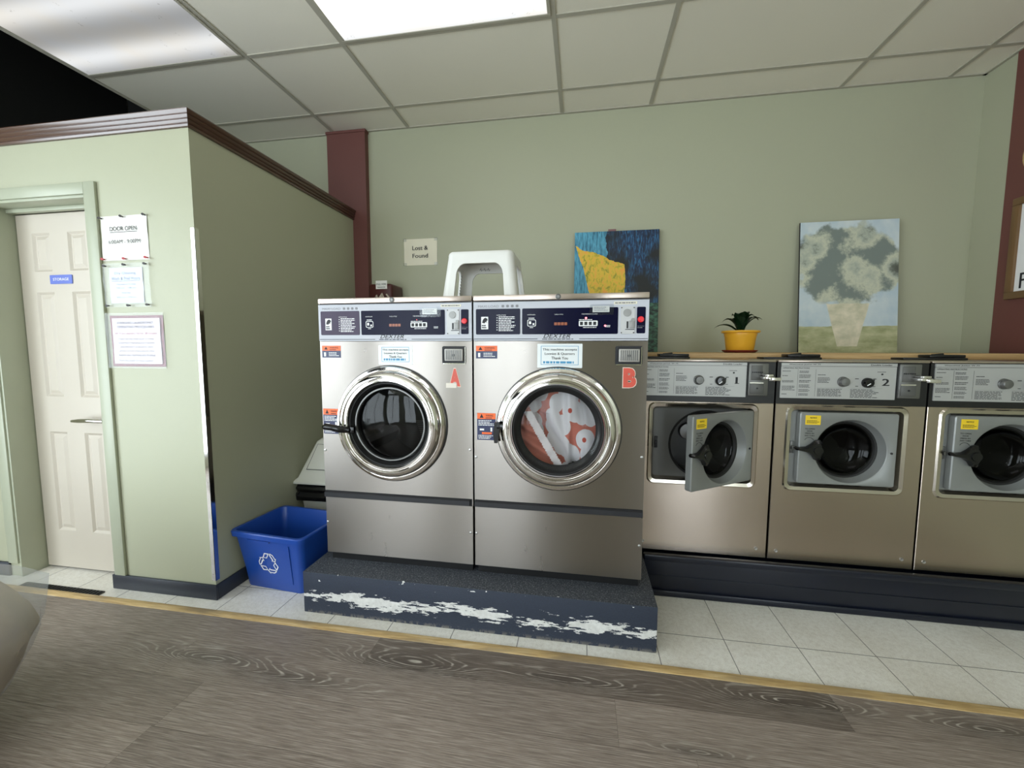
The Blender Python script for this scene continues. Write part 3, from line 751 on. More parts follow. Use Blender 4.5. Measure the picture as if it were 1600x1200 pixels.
        if z1-z0 < .08: pb.lines(u0+.035, u1-.008, z0+.006, zz-.006, 3, Fr(.0006), .4, seed).bar(u0+.010, u0+.02, z0+.006, zz-.008, Fr(.0006))
        else:
            pb.lines(u0+.006, u1-.006, zz-.032, zz-.004, 4, Fr(.0006), .45, seed).bar(u0+.012, u0+.032, z0+.044, z0+.052, Fr(.0006)).bar(u1-.024, u1-.016, z0+.040, z0+.058, Fr(.0006)).lines(u0+.006, u1-.006, z0+.004, z0+.024, 3, Fr(.0006), .45, seed+1)
            obj('warning_bar', B().bar(u0+.022, u1-.018, z0+.027, z0+.036, Fr(.0006)), M_orange, so)
        obj('lettering', pb, M_white, so)
    sticker(.012, .11, 1.215, 1.272, .42, 20)
    if isA: sticker(.006, .092, .845, .968, .24, 30)
    else: sticker(.016, .102, .844, .968, .22, 30)
    l0, l1, lz0, lz1 = (.645, .702, 1.084, 1.171) if isA else (.654, .714, 1.092, 1.181)
    lo = B().text(letter, Fr(.0002), l0, l1, lz0, lz1, bold=.075, d=.0004)
    obj('sticker_edge', lo, plain('pale_sticker_edge', lin(225, 205, 190), .4), t, 'pale edge of the letter sticker')
    obj('letter', B().text(letter, Fr(.0008), l0+.003, l1-.003, lz0+.003, lz1-.003, bold=.06, d=.0004), M_redletter, t, 'faded red letter ' + letter)
    if isA: obj('clear_tape', B().rod(X(l0-.014), X(l0+.036), lz0-.004, lz0+.018, -.0014, .0003, .002), plain('yellowed_tape', lin(214, 205, 192), .25), t)
    sc = B()
    for u, z in ((.010, .763), (W-.014, .795), (W-.014, .400), (.010, .4)):
        sc.lathe((X(u), 0, z), 'y', [(.006, 0), (.0055, -.003), (.003, -.004), (.0002, -.004)], 12)
    obj('screw', sc, M_satin, t)
    return t, X(cx), cz
tA, _, _ = dexter(-.759, 'A')
tB, bcx, bcz = dexter(.002, 'B')

# bedding behind the glass of washer B
def t_duvet():
    t = NT('white_petal_print_cotton'); 
    vo = t.new('ShaderNodeTexVoronoi'); vo.inputs['Scale'].default_value = 1
    t.l.new(t.mapping((17, 9, 13)), vo.inputs['Vector'])
    d = t.math('ADD', vo.outputs['Distance'], t.math('MULTIPLY', t.noise(18, 2), .12))
    body = t.ramp(d, [(0, lin(238, 236, 238)), (.69, lin(238, 236, 238)), (.705, lin(216, 138, 122))], 'LINEAR')
    dot = t.math('LESS_THAN', vo.outputs['Distance'], .155)
    sp = t.new('ShaderNodeSeparateColor'); t.l.new(vo.outputs['Color'], sp.inputs[0])
    pick = t.math('GREATER_THAN', sp.outputs[0], .62); pc = t.mix(t.math('GREATER_THAN', sp.outputs[1], .55), lin(206, 104, 88), lin(140, 128, 122))
    t.col(t.mix(t.math('MULTIPLY', dot, pick), body, pc)); t.set(Roughness=.9, Specular_IOR_Level=.1); return t.m
M_coral = plain('coral_cotton', lin(212, 140, 122), .9, 0, .08, spec=.1)
from mathutils import noise as mn
def heap(fn, yfn, n=72, r=.186):
    b = B(); g = {}
    for i in range(n+1):
        for j in range(n+1):
            x, z = (i/n*2-1)*r, (j/n*2-1)*r
            if x*x+z*z < r*r*1.02 and fn(x, z): g[i, j] = b.v((bcx+x, yfn(x, z), bcz+z))
    for (i, j) in list(g):
        q = [g.get((i, j)), g.get((i+1, j)), g.get((i+1, j+1)), g.get((i, j+1))]
        if all(q): b.face(q)
    bmesh.ops.solidify(b.bm, geom=b.bm.faces[:], thickness=.004)
    return b
def fold(x, z, ax, fx, amp, sd):
    u = x*math.cos(ax)+z*math.sin(ax); w = -x*math.sin(ax)+z*math.cos(ax)
    k = mn.noise(Vector((u*6+sd, w*5, sd)))
    return amp*math.sin(fx*u+3.2*k)+amp*1.2*mn.noise(Vector((u*14, w*4+sd, 2)))
edge = lambda x, z: (x+.066)*.86+(z+.02)*.5    # the turned-back edge runs from upper left to lower middle
def ypat(x, z):
    dome = .052+.55*(x*x+z*z)
    dip = .035*math.exp(-((edge(x, z)-.025)/.03)**2)*(1 if z < .06 else .5)
    ridge = -.014*math.exp(-((x-.045)/.014)**2)
    return max(.004, dome+dip+ridge+fold(x, z, .25, 48, .011, 3.1))
def ycor(x, z): return max(.004, .040+.5*(x*x+z*z)+fold(x, z, .95, 105, .009, 7.7)+.01*mn.noise(Vector((x*22, z*22, 1))))
bed = thing('bedding', (bcx, .1, bcz), 'white and coral petal-print duvet cover crammed behind the glass of washer B', 'bedding')
bed.location = (bcx, .1, bcz-.17); ORG[bed] = Vector(bed.location)
obj('printed_side', heap(lambda x, z: edge(x, z) > -.03, ypat), t_duvet(), bed)
obj('coral_side', heap(lambda x, z: edge(x, z) < -.0, ycor), M_coral, bed, 'plain coral reverse of the duvet cover')
def hem(x, z): return .026+.5*(x*x+z*z)-.006*math.cos((edge(x, z)+.02)/.02*1.2)+.006*mn.noise(Vector((x*25, z*25, 5)))
obj('hem', heap(lambda x, z: -.038 < edge(x, z) < .004 and z < .075, hem), plain('white_hem_cotton', lin(236, 232, 232), .9, 0, .02, spec=.1), bed, 'white turned-back hem')

# plinth
tag(obj('plinth', B().box(-.81, .809, -.121, .86, 0, .201, .004, 2), M_plinth), 'navy painted concrete plinth with chipped white patches under the two big washers', 'plinth')

# ------------------------------------------------------------------ the row of smaller washers
WW = .636; YW = .356
def wascomat(x0, num, open_deg, label):
    X = lambda u: x0+u
    Fr = lambda d=0: FRONT(x0, YW-d, 0)
    t = thing('front_load_washer', (x0+WW/2, YW+.33, .2186), label, 'washer', 'double load washers in a row')
    zb, zm, zt = .2186, 1.011, 1.207; g = .003
    n = 5
    R0 = (.050, .568, .572, .993)
    # front: sheet -> pressed rectangular surround -> recess floor with round opening
    b = B()
    P3 = lambda pts, y: [(X(a), y, c) for a, c in pts]
    ocx, ocz, ocr = .336, .775, .172
    def circ(r, ref): return [(ocx+r*math.cos(math.atan2(c-ocz, a-ocx)), ocz+r*math.sin(math.atan2(c-ocz, a-ocx))) for a, c in ref]
    rA = rrect(*R0, .035, n); rB = rrect(R0[0]+.006, R0[1]-.006, R0[2]+.006, R0[3]-.006, .032, n)
    rC = rrect(R0[0]+.022, R0[1]-.022, R0[2]+.022, R0[3]-.022, .022, n); rD = rrect(R0[0]+.034, R0[1]-.034, R0[2]+.034, R0[3]-.034, .014, n)
    b.loops([P3(rcorner(g, WW-g, zb, zm-.014, n), YW+.02), P3(rcorner(g, WW-g, zb, zm-.014, n), YW+.002), P3(rcorner(g+.002, WW-g-.002, zb+.002, zm-.016, n), YW), P3(rA, YW)])
    obj('front_panel', b, M_steel2, t)
    obj('door_surround', B().loops([P3(rA, YW), P3(rB, YW-.007), P3(rC, YW-.004), P3(rD, YW+.03)]), M_satin if False else plain('polished_steel_edge', lin(200, 192, 180), .16, 1, .03), t, 'polished pressed-steel door surround')
    rDd = rrdense(R0[0]+.034, R0[1]-.034, R0[2]+.034, R0[3]-.034, .014, 3, 16)
    obj('door_well', B().loops([P3(rDd, YW+.03), P3(circ(ocr, rDd), YW+.03)]), M_greydark if open_deg else M_greypaint, t)
    obj('gasket', B().lathe((X(ocx), YW+.03, ocz), 'y', [(ocr+.006, .001), (ocr+.004, -.006), (ocr-.004, -.004), (ocr-.006, .02), (ocr-.006, .05)], 48), M_rubber, t, 'black rubber tub gasket')
    dm = B().lathe((X(ocx), YW+.03, ocz), 'y', [(ocr-.006, .05), (.21, .06), (.21, .36), (.1, .375), (.001, .37)], 48)
    drum = obj('drum', dm, M_drum, t)
    hb = B().lathe((X(ocx), YW+.03, ocz), 'y', [(.05, .36), (.045, .345), (.001, .34)], 20)
    for k in range(3):
        R = Matrix.Translation((X(ocx), YW, ocz)) @ Matrix.Rotation(.4+k*2*PI/3, 4, 'Y')
        hb.prism([(-.04, .208), (-.012, .165), (.012, .165), (.04, .208)], R @ Matrix.Translation((0, .39, 0)) @ Matrix.Rotation(PI/2, 4, 'X'), .28)
    obj('drum_lifter', hb, M_satin, drum)
    # cabinet
    c = B().box(X(g), X(.008), YW+.02, YW+.66, zb, zt-.01).box(X(WW-.008), X(WW-g), YW+.02, YW+.66, zb, zt-.01).box(X(g), X(WW-g), YW+.64, YW+.66, zb, zt-.01)
    obj('cabinet', c, M_steel2, t)
    obj('lid', B().box(X(g), X(WW-g), YW-.004, YW+.66, 1.197, zt, .003), M_strip, t, 'steel top')
    obj('soap_lid', B().box(X(.01), X(.285), YW+.18, YW+.27, zt, zt+.011, .003).box(X(.13), X(.283), YW+.19, YW+.268, zt+.011, zt+.026, .004).cyl((X(.15), YW+.21, zt+.024), (X(.20), YW+.21, zt+.029), .005, seg=8), M_black, t, 'black soap hopper lid')
    # control strip
    cp = obj('control_panel', B().box(X(g), X(WW-g), YW+.002, YW+.02, zm-.014, 1.197), M_black, t, 'black control fascia')
    pl = obj('instruction_plate', B().rod(X(.018), X(.503), 1.026, 1.178, YW+.002, .004, .002), M_wpanel, cp)
    st = obj('title_strip', B().rod(X(.018), X(.503), 1.1795, 1.194, YW+.002, .006, .001), M_wpanel, cp)
    f = Fr(.004); 
    obj('lettering', B().text('Wascomat Junior W 75', f, .05, .185, 1.183, 1.1905, bold=.015).text('Double Loader', f, .395, .482, 1.183, 1.1905, bold=.01), M_ink, st)
    f = Fr(.002)
    b = B().text('OPERATING INSTRUCTIONS', f, .024, .140, 1.1665, 1.1735, bold=.02)
    for (a, c2, z0, z1, k, sd) in ((.024, .062, 1.152, 1.158, 1, 1), (.024, .058, 1.130, 1.136, 1, 2), (.024, .078, 1.100, 1.112, 2, 3), (.024, .084, 1.062, 1.086, 4, 4), (.024, .052, 1.042, 1.048, 1, 5), (.098, .150, 1.146, 1.158, 2, 6), (.098, .154, 1.122, 1.140, 3, 7), (.098, .152, 1.100, 1.114, 2, 8), (.098, .150, 1.076, 1.092, 3, 9), (.098, .148, 1.056, 1.070, 3, 10), (.098, .146, 1.038, 1.050, 2, 11), (.178, .215, 1.135, 1.142, 1, 12), (.178, .232, 1.100, 1.128, 5, 13), (.178, .285, 1.036, 1.074, 7, 14), (.318, .445, 1.032, 1.074, 7, 15), (.335, .352, 1.118, 1.126, 1, 16), (.41, .425, 1.118, 1.126, 1, 17), (.338, .350, 1.084, 1.090, 1, 18), (.408, .424, 1.084, 1.090, 1, 19), (.425, .462, 1.152, 1.157, 1, 21)):
        b.lines(a, c2, z0, z1, k, f, .5, sd)
    b.bar(.091, .0918, 1.036, 1.164, f).bar(.168, .1688, 1.036, 1.164, f).bar(.176, .285, 1.077, 1.0775, f).bar(.318, .45, 1.077, 1.0775, f)
    obj('lettering', b, plain('plate_ink', lin(70, 70, 70), .5), pl)
    dot = B().cyl((X(.445), YW-.002, 1.144), (X(.445), YW-.004, 1.144), .004, seg=12)
    obj('indicator_light', dot, M_ink, pl)
    obj('number', (B().text(num, f, .454, .4645, 1.091, 1.123).bar(.4575, .4645, 1.091, 1.122, f).bar(.451, .471, 1.0905, 1.0935, f) if num == '1' else B().text(num, f, .446, .474, 1.091, 1.123, bold=.03)), M_ink, pl, 'black number ' + num)
    k1 = B().lathe((X(.285), YW-.002, 1.107), 'y', [(.0245, 0), (.0235, -.004), (.021, -.005), (.020, -.020), (.017, -.024), (.0002, -.025)], 28)
    k1.prism([(-.024, .008), (-.018, .018), (-.012, .012)], FRONT(X(.285), YW-.004, 1.107), .008)
    obj('dial', k1, M_gunmetal, pl, 'grey timer dial')
    k2 = B().lathe((X(.385), YW-.002, 1.104), 'y', [(.0235, 0), (.0225, -.016), (.018, -.022), (.0002, -.023)], 28).prism([(.012, .010), (.024, .016), (.024, .008), (.018, .002)], FRONT(X(.385), YW-.006, 1.104), .008)
    ko = obj('dial', k2, M_blackgloss, pl, 'black temperature dial')
    obj('dial_pointer', B().bar(-.014, .003, -.002, .002, FRONT(X(.385), YW-.0255, 1.100) @ Matrix.Rotation(.6, 4, 'Z')), M_white, ko)
    # coin unit
    cu = obj('coin_unit', B().box(X(.510), X(.598), YW-.012, YW+.01, 1.034, 1.192, .004), M_gunmetal, cp, 'grey metal coin unit')
    b = B().box(X(.520), X(.570), YW-.0135, YW-.011, 1.110, 1.180, .002)
    b.box(X(.517), X(.578), YW-.016, YW-.011, 1.044, 1.095, .003)
    obj('coin_drawer', b, M_greydark, cu)
    b = B()
    for q in range(6): b.cyl((X(.526+q*.0085), YW-.0134, 1.148), (X(.526+q*.0085), YW-.016, 1.148), .003, seg=8)
    b.cyl((X(.548), YW-.015, 1.071), (X(.548), YW-.019, 1.071), .004, seg=10)
    obj('coin_slot', b, M_ink, cu)
    b = B().box(X(.553), X(.600), YW-.075, YW-.012, 1.118, 1.131, .003).box(X(.562), X(.596), YW-.070, YW-.016, 1.131, 1.142, .003).box(X(.575), X(.622), YW-.086, YW-.070, 1.112, 1.128, .003).box(X(.515), X(.575), YW-.016, YW-.011, 1.094, 1.100)
    obj('coin_slide', b, M_chrome, cu, 'chrome coin slide')
    # door
    hx, hy = .53, YW+.026
    D = Matrix.Translation((X(hx), hy, 0)) @ Matrix.Rotation(math.radians(open_deg), 4, 'Z') @ Matrix.Translation((-X(hx), -hy, 0))
    dx0, dx1, dz0, dz1 = .112, .528, .612, .960; yf = YW-.006; yb = YW+.026
    fcx, fcz = .336, .775
    b = B()
    fr0 = rrdense(dx0, dx1, dz0, dz1, .010, 3, 16); fr1 = rrdense(dx0+.004, dx1-.004, dz0+.004, dz1-.004, .008, 3, 16)
    def cc(r, x=fcx): return [(x+r*math.cos(math.atan2(c-fcz, a-fcx)), fcz+r*math.sin(math.atan2(c-fcz, a-fcx))) for a, c in fr0]
    b.loops([P3(fr0, yb), P3(fr0, yf+.004), P3(fr1, yf), P3(cc(.158), yf), P3(cc(.152), yf+.004), P3(cc(.138), yf+.045), P3(cc(.134), yf+.052)])
    d = obj('door', b.xf(D), M_greypaint, t, 'grey door, swung open' if open_deg else 'closed grey door with round dark window')
    obj('door_gasket', B().lathe((X(fcx), yf, fcz), 'y', [(.1385, .043), (.130, .046), (.124, .056), (.122, .062)], 48).xf(D), M_rubber, d)
    gl = B().lathe((X(fcx), yf, fcz), 'y', [(.138, .052), (.128, .054), (.118, .056), (.105, .075), (.07, .09), (.001, .095)], 48).xf(D)
    obj('glass', gl, M_glass_dark, d)
    hp = [(.090, .800), (.098, .806), (.108, .803), (.140, .806), (.160, .820), (.178, .838), (.196, .842), (.206, .826), (.208, .790), (.206, .756), (.196, .742), (.178, .744), (.166, .764), (.142, .780), (.108, .788), (.094, .790)]
    ha = [(a*1.0, c-.012) for a, c in hp]
    hd = B().loops([[Fr(.008) @ Vector((a, c, 0)) for a, c in ha], [Fr(.022) @ Vector((a, c, 0)) for a, c in ha], [Fr(.032) @ Vector((a*.86+.155*.14, c*.7+.778*.3, 0)) for a, c in ha]], True, True)
    hd.cyl((X(.186), YW-.006, .780), (X(.186), YW-.036, .780), .028, .020, 20)
    obj('door_handle', hd.xf(D), M_blackgloss, d, 'black door latch handle')
    so = obj('caution_sticker', B().rod(X(dx0+.022), X(dx0+.088), .900, .945, yf, .0006, .001).xf(D), M_yellow_st, d, 'yellow caution sticker')
    obj('lettering', B().text('NOTICE', Fr(.0068), dx0+.042, dx0+.070, .930, .937, bold=.03).lines(dx0+.028, dx0+.082, .906, .922, 3, Fr(.0068), .4, 5).xf(D), M_ink, so)
    b = B().text('TO OPEN', Fr(.0064), dx0+.022, dx0+.064, .877, .883, bold=.02).text('DOOR', Fr(.0064), dx0+.032, dx0+.055, .866, .872, bold=.02).text('PRESS IN', Fr(.0064), dx0+.024, dx0+.062, .855, .861, bold=.02).text('AND TURN', Fr(.0064), dx0+.022, dx0+.064, .844, .850, bold=.02)
    arc = [(dx0+.043+.020*math.cos(a), .820+.018*math.sin(a)) for a in [PI*.1+PI*.8*k/10 for k in range(11)]]
    b.tube([Fr(.0062) @ Vector((a, c, 0)) for a, c in arc], .001, 5)
    obj('door_lettering', b.xf(D), M_ink, d)
    obj('door_screw', B().cyl((X(.505), yf, .775), (X(.505), yf-.004, .775), .005, seg=12).xf(D), M_ink, d)
    if not open_deg or True:
        lt = B().box(X(.088), X(.104), YW+.022, YW+.03, .752, .812, .002).box(X(.090), X(.100), YW+.008, YW+.024, .772, .790, .002)
        obj('latch_plate', lt, M_ink if open_deg else M_gunmetal, t)
    sc = B()
    for u, z in ((.040, .262), (WW-.05, .266)): sc.lathe((X(u), YW, z), 'y', [(.008, 0), (.0075, -.003), (.004, -.002), (.0002, -.002)], 14)
    obj('screw', sc, M_satin, t)
wascomat(.771, '1', 35, 'smaller stainless washer numbered 1, its grey door hanging open')
wascomat(1.409, '2', 0, 'smaller stainless washer numbered 2, grey door shut, below the floral painting')
wascomat(2.047, '3', 0, 'smaller stainless washer with shut door, between washer 2 and the maroon pilaster with a picture')
for o in list(bpy.data.objects):
    if o.name.startswith('number') and o.get('label') == 'black number 3': bpy.data.objects.remove(o)

# base under the row
YBF = .297
b = B().box(.813, XR-.036, YBF+.012, YW+.6, .02, .196, .004).box(.813, XR-.036, YBF-.004, YBF+.03, .186, .2186, .006).box(.813, XR-.036, YBF, YBF+.03, .0, .034, .008)
b.box(.813, XR-.036, YBF+.008, YBF+.02, .104, .108, .001)
tag(obj('machine_base', b, plain('navy_painted_base', lin(13, 18, 32), .3, 0, .25)), 'dark navy base box with rolled edges under the row of smaller washers', 'base')
# shelf
ZS = 1.238
tag(obj('shelf', B().box(.775, XR-.034, .68, YB-.004, 1.2075, ZS, .003), M_shelf), 'long pale wooden shelf along the back wall above the smaller washers', 'shelf')

# ------------------------------------------------------------------ paintings (plain abstract panels)
def painting(name, x0, x1, z0, z1, yb, yt, th, m, label):
    t = thing(name, ((x0+x1)/2, yb, z0), label, 'painting')
    b = B()
    a = [(x0, yb-th, z0), (x1, yb-th, z0), (x1, yt-th, z1), (x0, yt-th, z1)]; c = [(x, y+th, z) for x, y, z in a]
    b.loops([a, c], False, True)
    obj('frame_edges', b, plain(name+'_edges', lin(36, 36, 38), .6), t, 'dark canvas edges')
    f = B(); f.face([f.v((x, y-.0006, z)) for x, y, z in a]); obj('canvas_face', f, m, t, smooth=0)
    return t
def t_night(w, h):
    t = NT('abstract_blue_and_yellow'); x, y, z = t.sep()
    u = t.math('DIVIDE', x, w/2); v = t.math('DIVIDE', z, h)
    wob = t.math('MULTIPLY', t.math('SUBTRACT', t.noise(9, 4), .5), .5)
    strokes = t.noise(1, 4, .6, (60, 1, 14), dist=1.5)
    night = t.ramp(strokes, [(.3, lin(12, 18, 26)), (.5, lin(24, 50, 84)), (.62, lin(48, 108, 150)), (.8, lin(20, 30, 34))])
    night = t.mix(t.ramp(t.noise(4, 3, .5, (1, 1, 1), (2, 0, 5)), [(.4, (0, 0, 0)), (.55, (1, 1, 1))]), night, lin(24, 28, 28))
    blue = t.ramp(t.noise(1, 3, .6, (70, 1, 10)), [(.35, lin(40, 96, 120)), (.6, lin(92, 168, 196)), (.75, lin(20, 44, 56))])
    c = t.mix(t.math('LESS_THAN', t.math('ADD', u, wob), -.22), night, blue)
    yl = t.ramp(t.noise(1, 4, .6, (34, 1, 22), dist=.8), [(.3, lin(120, 130, 40)), (.5, lin(222, 188, 60)), (.7, lin(238, 160, 70))])
    lo = t.math('LESS_THAN', t.math('ADD', t.math('ADD', v, t.math('MULTIPLY', u, .14)), t.math('MULTIPLY', wob, .2)), .75)
    c = t.mix(t.math('MULTIPLY', lo, t.math('MULTIPLY', t.math('LESS_THAN', t.math('ADD', u, t.math('MULTIPLY', wob, .3)), .2), t.math('GREATER_THAN', t.math('ADD', t.math('ADD', u, t.math('MULTIPLY', v, .9)), t.math('MULTIPLY', wob, .3)), -.18))), c, yl)
    foot = t.ramp(t.noise(1, 4, .6, (30, 1, 60)), [(.4, lin(18, 30, 28)), (.6, lin(70, 116, 92))])
    c = t.mix(t.math('LESS_THAN', v, .4), c, foot)
    t.col(c); t.set(Roughness=.55); return t.m
def t_floral(w, h):
    t = NT('abstract_grey_green_and_blue'); x, y, z = t.sep()
    u = t.math('DIVIDE', x, w/2); v = t.math('DIVIDE', z, h)
    sky = t.ramp(t.noise(1, 4, .6, (5, 1, 4)), [(.35, lin(176, 194, 204)), (.65, lin(206, 214, 214))])
    wob = t.math('SUBTRACT', t.noise(7, 4, .6), .5)
    dx = t.math('DIVIDE', t.math('ADD', u, .0), 1.12); dv = t.math('DIVIDE', t.math('SUBTRACT', v, .66), .33)
    r = t.math('ADD', t.math('ADD', t.math('MULTIPLY', dx, dx), t.math('MULTIPLY', dv, dv)), t.math('MULTIPLY', wob, 1.6))
    vo = t.new('ShaderNodeTexVoronoi', feature='SMOOTH_F1'); vo.inputs['Scale'].default_value = 1; vo.inputs['Smoothness'].default_value = .35
    t.l.new(t.mapping((6.5, .01, 6.5), (.3, 0, .4)), vo.inputs['Vector'])
    vd = t.math('ADD', vo.outputs['Distance'], t.math('MULTIPLY', t.math('SUBTRACT', t.noise(30, 5, .7), .5), .5))
    cloud = t.ramp(vd, [(.08, lin(84, 86, 76)), (.22, lin(108, 114, 104)), (.34, lin(168, 174, 160)), (.5, lin(196, 198, 176)), (.66, lin(120, 130, 124))])
    c = t.mix(t.ramp(r, [(.80, (1, 1, 1)), (1.0, (0, 0, 0))]), sky, cloud)
    ol = t.ramp(t.noise(1, 4, .6, (9, 1, 22)), [(.35, lin(146, 150, 108)), (.65, lin(186, 186, 146))])
    c = t.mix(t.math('LESS_THAN', t.math('ADD', v, t.math('MULTIPLY', wob, .03)), .2), c, ol)
    px = t.math('DIVIDE', t.math('SUBTRACT', u, .0), .44); pv = t.math('DIVIDE', t.math('SUBTRACT', v, .21), .165)
    hw = t.math('ADD', t.math('MULTIPLY', v, .75), .17)
    pr = t.math('MAXIMUM', t.math('DIVIDE', t.math('ABSOLUTE', u), hw), t.math('ABSOLUTE', pv))
    pr = t.math('ADD', pr, t.math('MULTIPLY', wob, .12))
    cream = t.ramp(t.noise(1, 4, .6, (10, 1, 14)), [(.35, lin(186, 184, 156)), (.65, lin(224, 214, 190))])
    c = t.mix(t.ramp(pr, [(.96, (1, 1, 1)), (1.0, (0, 0, 0))]), c, cream)
    t.col(c); t.set(Roughness=.55); return t.m
pt = painting('abstract_painting', .42, 1.005, ZS, 2.095, 1.235, 1.305, .018, t_night(.585, .86), 'dark blue and yellow abstract panel leaning behind washer B')
obj('tape_tab', B().box(.655, .710, 1.2985, 1.300, 2.088, 2.112), plain('maroon_tape', lin(132, 92, 92), .5), pt, 'maroon tape tab')
painting('abstract_painting', 1.90, 2.475, ZS, 2.095, 1.235, 1.305, .015, t_floral(.575, .86), 'pale blue and grey-green abstract panel leaning above washer 2')

# ------------------------------------------------------------------ plant
px, py = 1.413, .86
t = thing('potted_plant', (px, py, ZS), 'small leafy plant in a yellow pot with maroon saucer on the shelf', 'plant')
sx = 1.03
obj('saucer', B().lathe((px, py, ZS), 'z', [(.001, 0), (.078, 0), (.094, .010), (.096, .016), (.090, .016), (.076, .006), (.001, .006)], 40), plain('maroon_saucer', lin(120, 44, 36), .4), t)
obj('pot', B().lathe((px, py, ZS+.006), 'z', [(.001, 0), (.066, 0), (.074, .01), (.084, .088), (.088, .098), (.088, .110), (.101, .112), (.104, .118), (.102, .124), (.092, .124), (.084, .100), (.001, .098)], 48), plain('yellow_pot_plastic', lin(238, 178, 50), .35, 0, .03), t, 'yellow plastic pot')
obj('soil', B().lathe((px, py, ZS+.006), 'z', [(.086, .112), (.04, .116), (.001, .117)], 24), plain('dark_soil', lin(46, 34, 26), .9, bump=.6), t)
M_leaf = plain('dark_green_leaf', lin(32, 62, 34), .3, 0, .35)
def leaf(a, L, wd, lift, droop, z0=.11, off=.0):
    b = B(); n = 9; d = Vector((math.cos(a), math.sin(a), 0)); s = Vector((-d.y, d.x, 0)); rows = []
    for i in range(n+1):
        k = i/n; p = Vector((px, py, ZS+z0))+d*(off+L*k)+Vector((0, 0, lift*math.sin(k*PI*.62)-droop*k*k))
        wv = wd*math.sin(PI*min(1, k*.93+.07))**.8*(1-.3*k)+.002
        rows.append([p-s*wv+Vector((0, 0, wv*.35)), p-s*wv*.5+Vector((0, 0, wv*.1)), p, p+s*wv*.5+Vector((0, 0, wv*.1)), p+s*wv+Vector((0, 0, wv*.35))])
    b.loops(rows, close=False); bmesh.ops.solidify(b.bm, geom=b.bm.faces[:], thickness=.0012); return b
for a, L, wd, lf, dp in ((PI, .15, .022, .07, .03), (PI*.92, .10, .03, .10, .02), (.1, .10, .03, .11, .02), (-.5, .07, .03, .11, .0), (PI*1.3, .06, .032, .12, 0), (PI*1.5, .05, .034, .105, 0), (PI*1.62, .06, .03, .125, 0), (1.2, .07, .03, .12, 0), (2.2, .06, .028, .12, 0), (.4, .05, .028, .13, 0), (PI*1.15, .08, .026, .09, .0), (-.2, .11, .020, .10, .01)):
    obj('leaf', leaf(a, L, wd, lf, dp), M_leaf, t)

# ------------------------------------------------------------------ white stool on the washers
t = thing('stool', (-.02, .40, 1.494), 'white plastic stool standing on top of the two big washers', 'stool')
M_plas = plain('white_plastic', lin(224, 224, 219), .4, 0, .02)
cxs, cys, zt, zb2 = -.030, .40, 1.750, 1.494
hw0, hd0, hw1, hd1 = .168, .145, .200, .175   # half sizes at top and at the feet
CF = .034
def SW(h): k = 1-(h-zb2)/(zt-zb2); return hw0+(hw1-hw0)*k, hd0+(hd1-hd0)*k
def frame_side(b, ax, sgn):
    """one tapered side: an apron with an arch between two legs, given wall thickness"""
    def P(s, h, inset=0):
        w, d = SW(h); w0, d0 = w, d
        f = 1-CF/(w if ax == 'y' else d)          # sides stop short of the rounded corners
        s = max(-f, min(f, s)); w -= inset; d -= inset
        return (cxs+s*w0, cys+sgn*d, h) if ax == 'y' else (cxs+sgn*w, cys+s*d0, h)
    zarch = zt-.062; N = 12; am = .66 if ax == 'y' else .60
    arch = [(-am, zb2), (-am, zarch-.055)] + [(-am+.24*(1-math.cos(PI/2*i/N)), zarch-.055+.055*math.sin(PI/2*i/N)) for i in range(1, N+1)]
    arch = arch + [(-q, c) for q, c in reversed(arch)]
    outer = [(-1, zb2), (-1, zarch-.055)] + [(-1+.62*(i/N), zt-.014 if i > 2 else zt-.03) for i in range(1, N+1)]
    outer = outer + [(-q, c) for q, c in reversed(outer)]
    L = [[P(q, c) for q, c in arch], [P(q, c) for q, c in outer]]
    Li = [[P(q*.985, c, .012) for q, c in arch], [P(q*.985, c, .012) for q, c in outer]]
    b.loops([Li[1], Li[0], L[0], L[1], Li[1]], close=False)
b = B()
for ax in 'xy':
    for sg in (-1, 1): frame_side(b, ax, sg)
for sx in (-1, 1):
    for sy in (-1, 1):
        L = []
        for h in (zb2, zb2+.1, zt-.03, zt-.014):
            w, d = SW(h); row = []
            for r in (CF, CF-.012):
                arc = [(cxs+sx*(w-CF+r*math.cos(PI/2*i/6)), cys+sy*(d-CF+r*math.sin(PI/2*i/6)), h) for i in range(7)]
                row += arc if r == CF else list(reversed(arc))
            L.append(row)
        b.loops(L, True, True)
obj('legs_and_aprons', b, M_plas, t, smooth=40)
L = []
for ins, z in ((-.002, zt-.040), (-.002, zt-.016), (.002, zt-.006), (.010, zt), (.05, zt), (.055, zt-.002)):
    L.append([(cxs+a, cys+c, z) for a, c in rrect(-hw0-.001+ins, hw0+.001-ins, -hd0-.001+ins, hd0+.001-ins, max(.006, CF-max(0, ins)), 6)])
obj('seat', B().loops(L, False, True), M_plas, t)
b = B(); rn = random.Random(4)
for k in range(9):                       # scribbled pen marks running down the inside of a leg, and on the far apron
    z = zt-.085-.016*k; kk = 1-(z-zb2)/(zt-zb2); xi = cxs-(hw0+(hw1-hw0)*kk)+.0145
    y = cys+.085
    b.tube([(xi, y, z), (xi, y+.008, z+.006*rn.random()), (xi, y-.006, z+.004), (xi, y+.010, z-.005)], .0011, 5)
for k in range(3):
    x = cxs-.07+.022*k; z = zt-.045; kk = .18; y = cys+hd0+(hd1-hd0)*kk-.0145
    b.tube([(x, y, z), (x+.006, y, z+.012), (x+.010, y, z-.004), (x+.016, y, z+.004)], .0011, 5)
obj('pen_mark', b, M_ink, t)

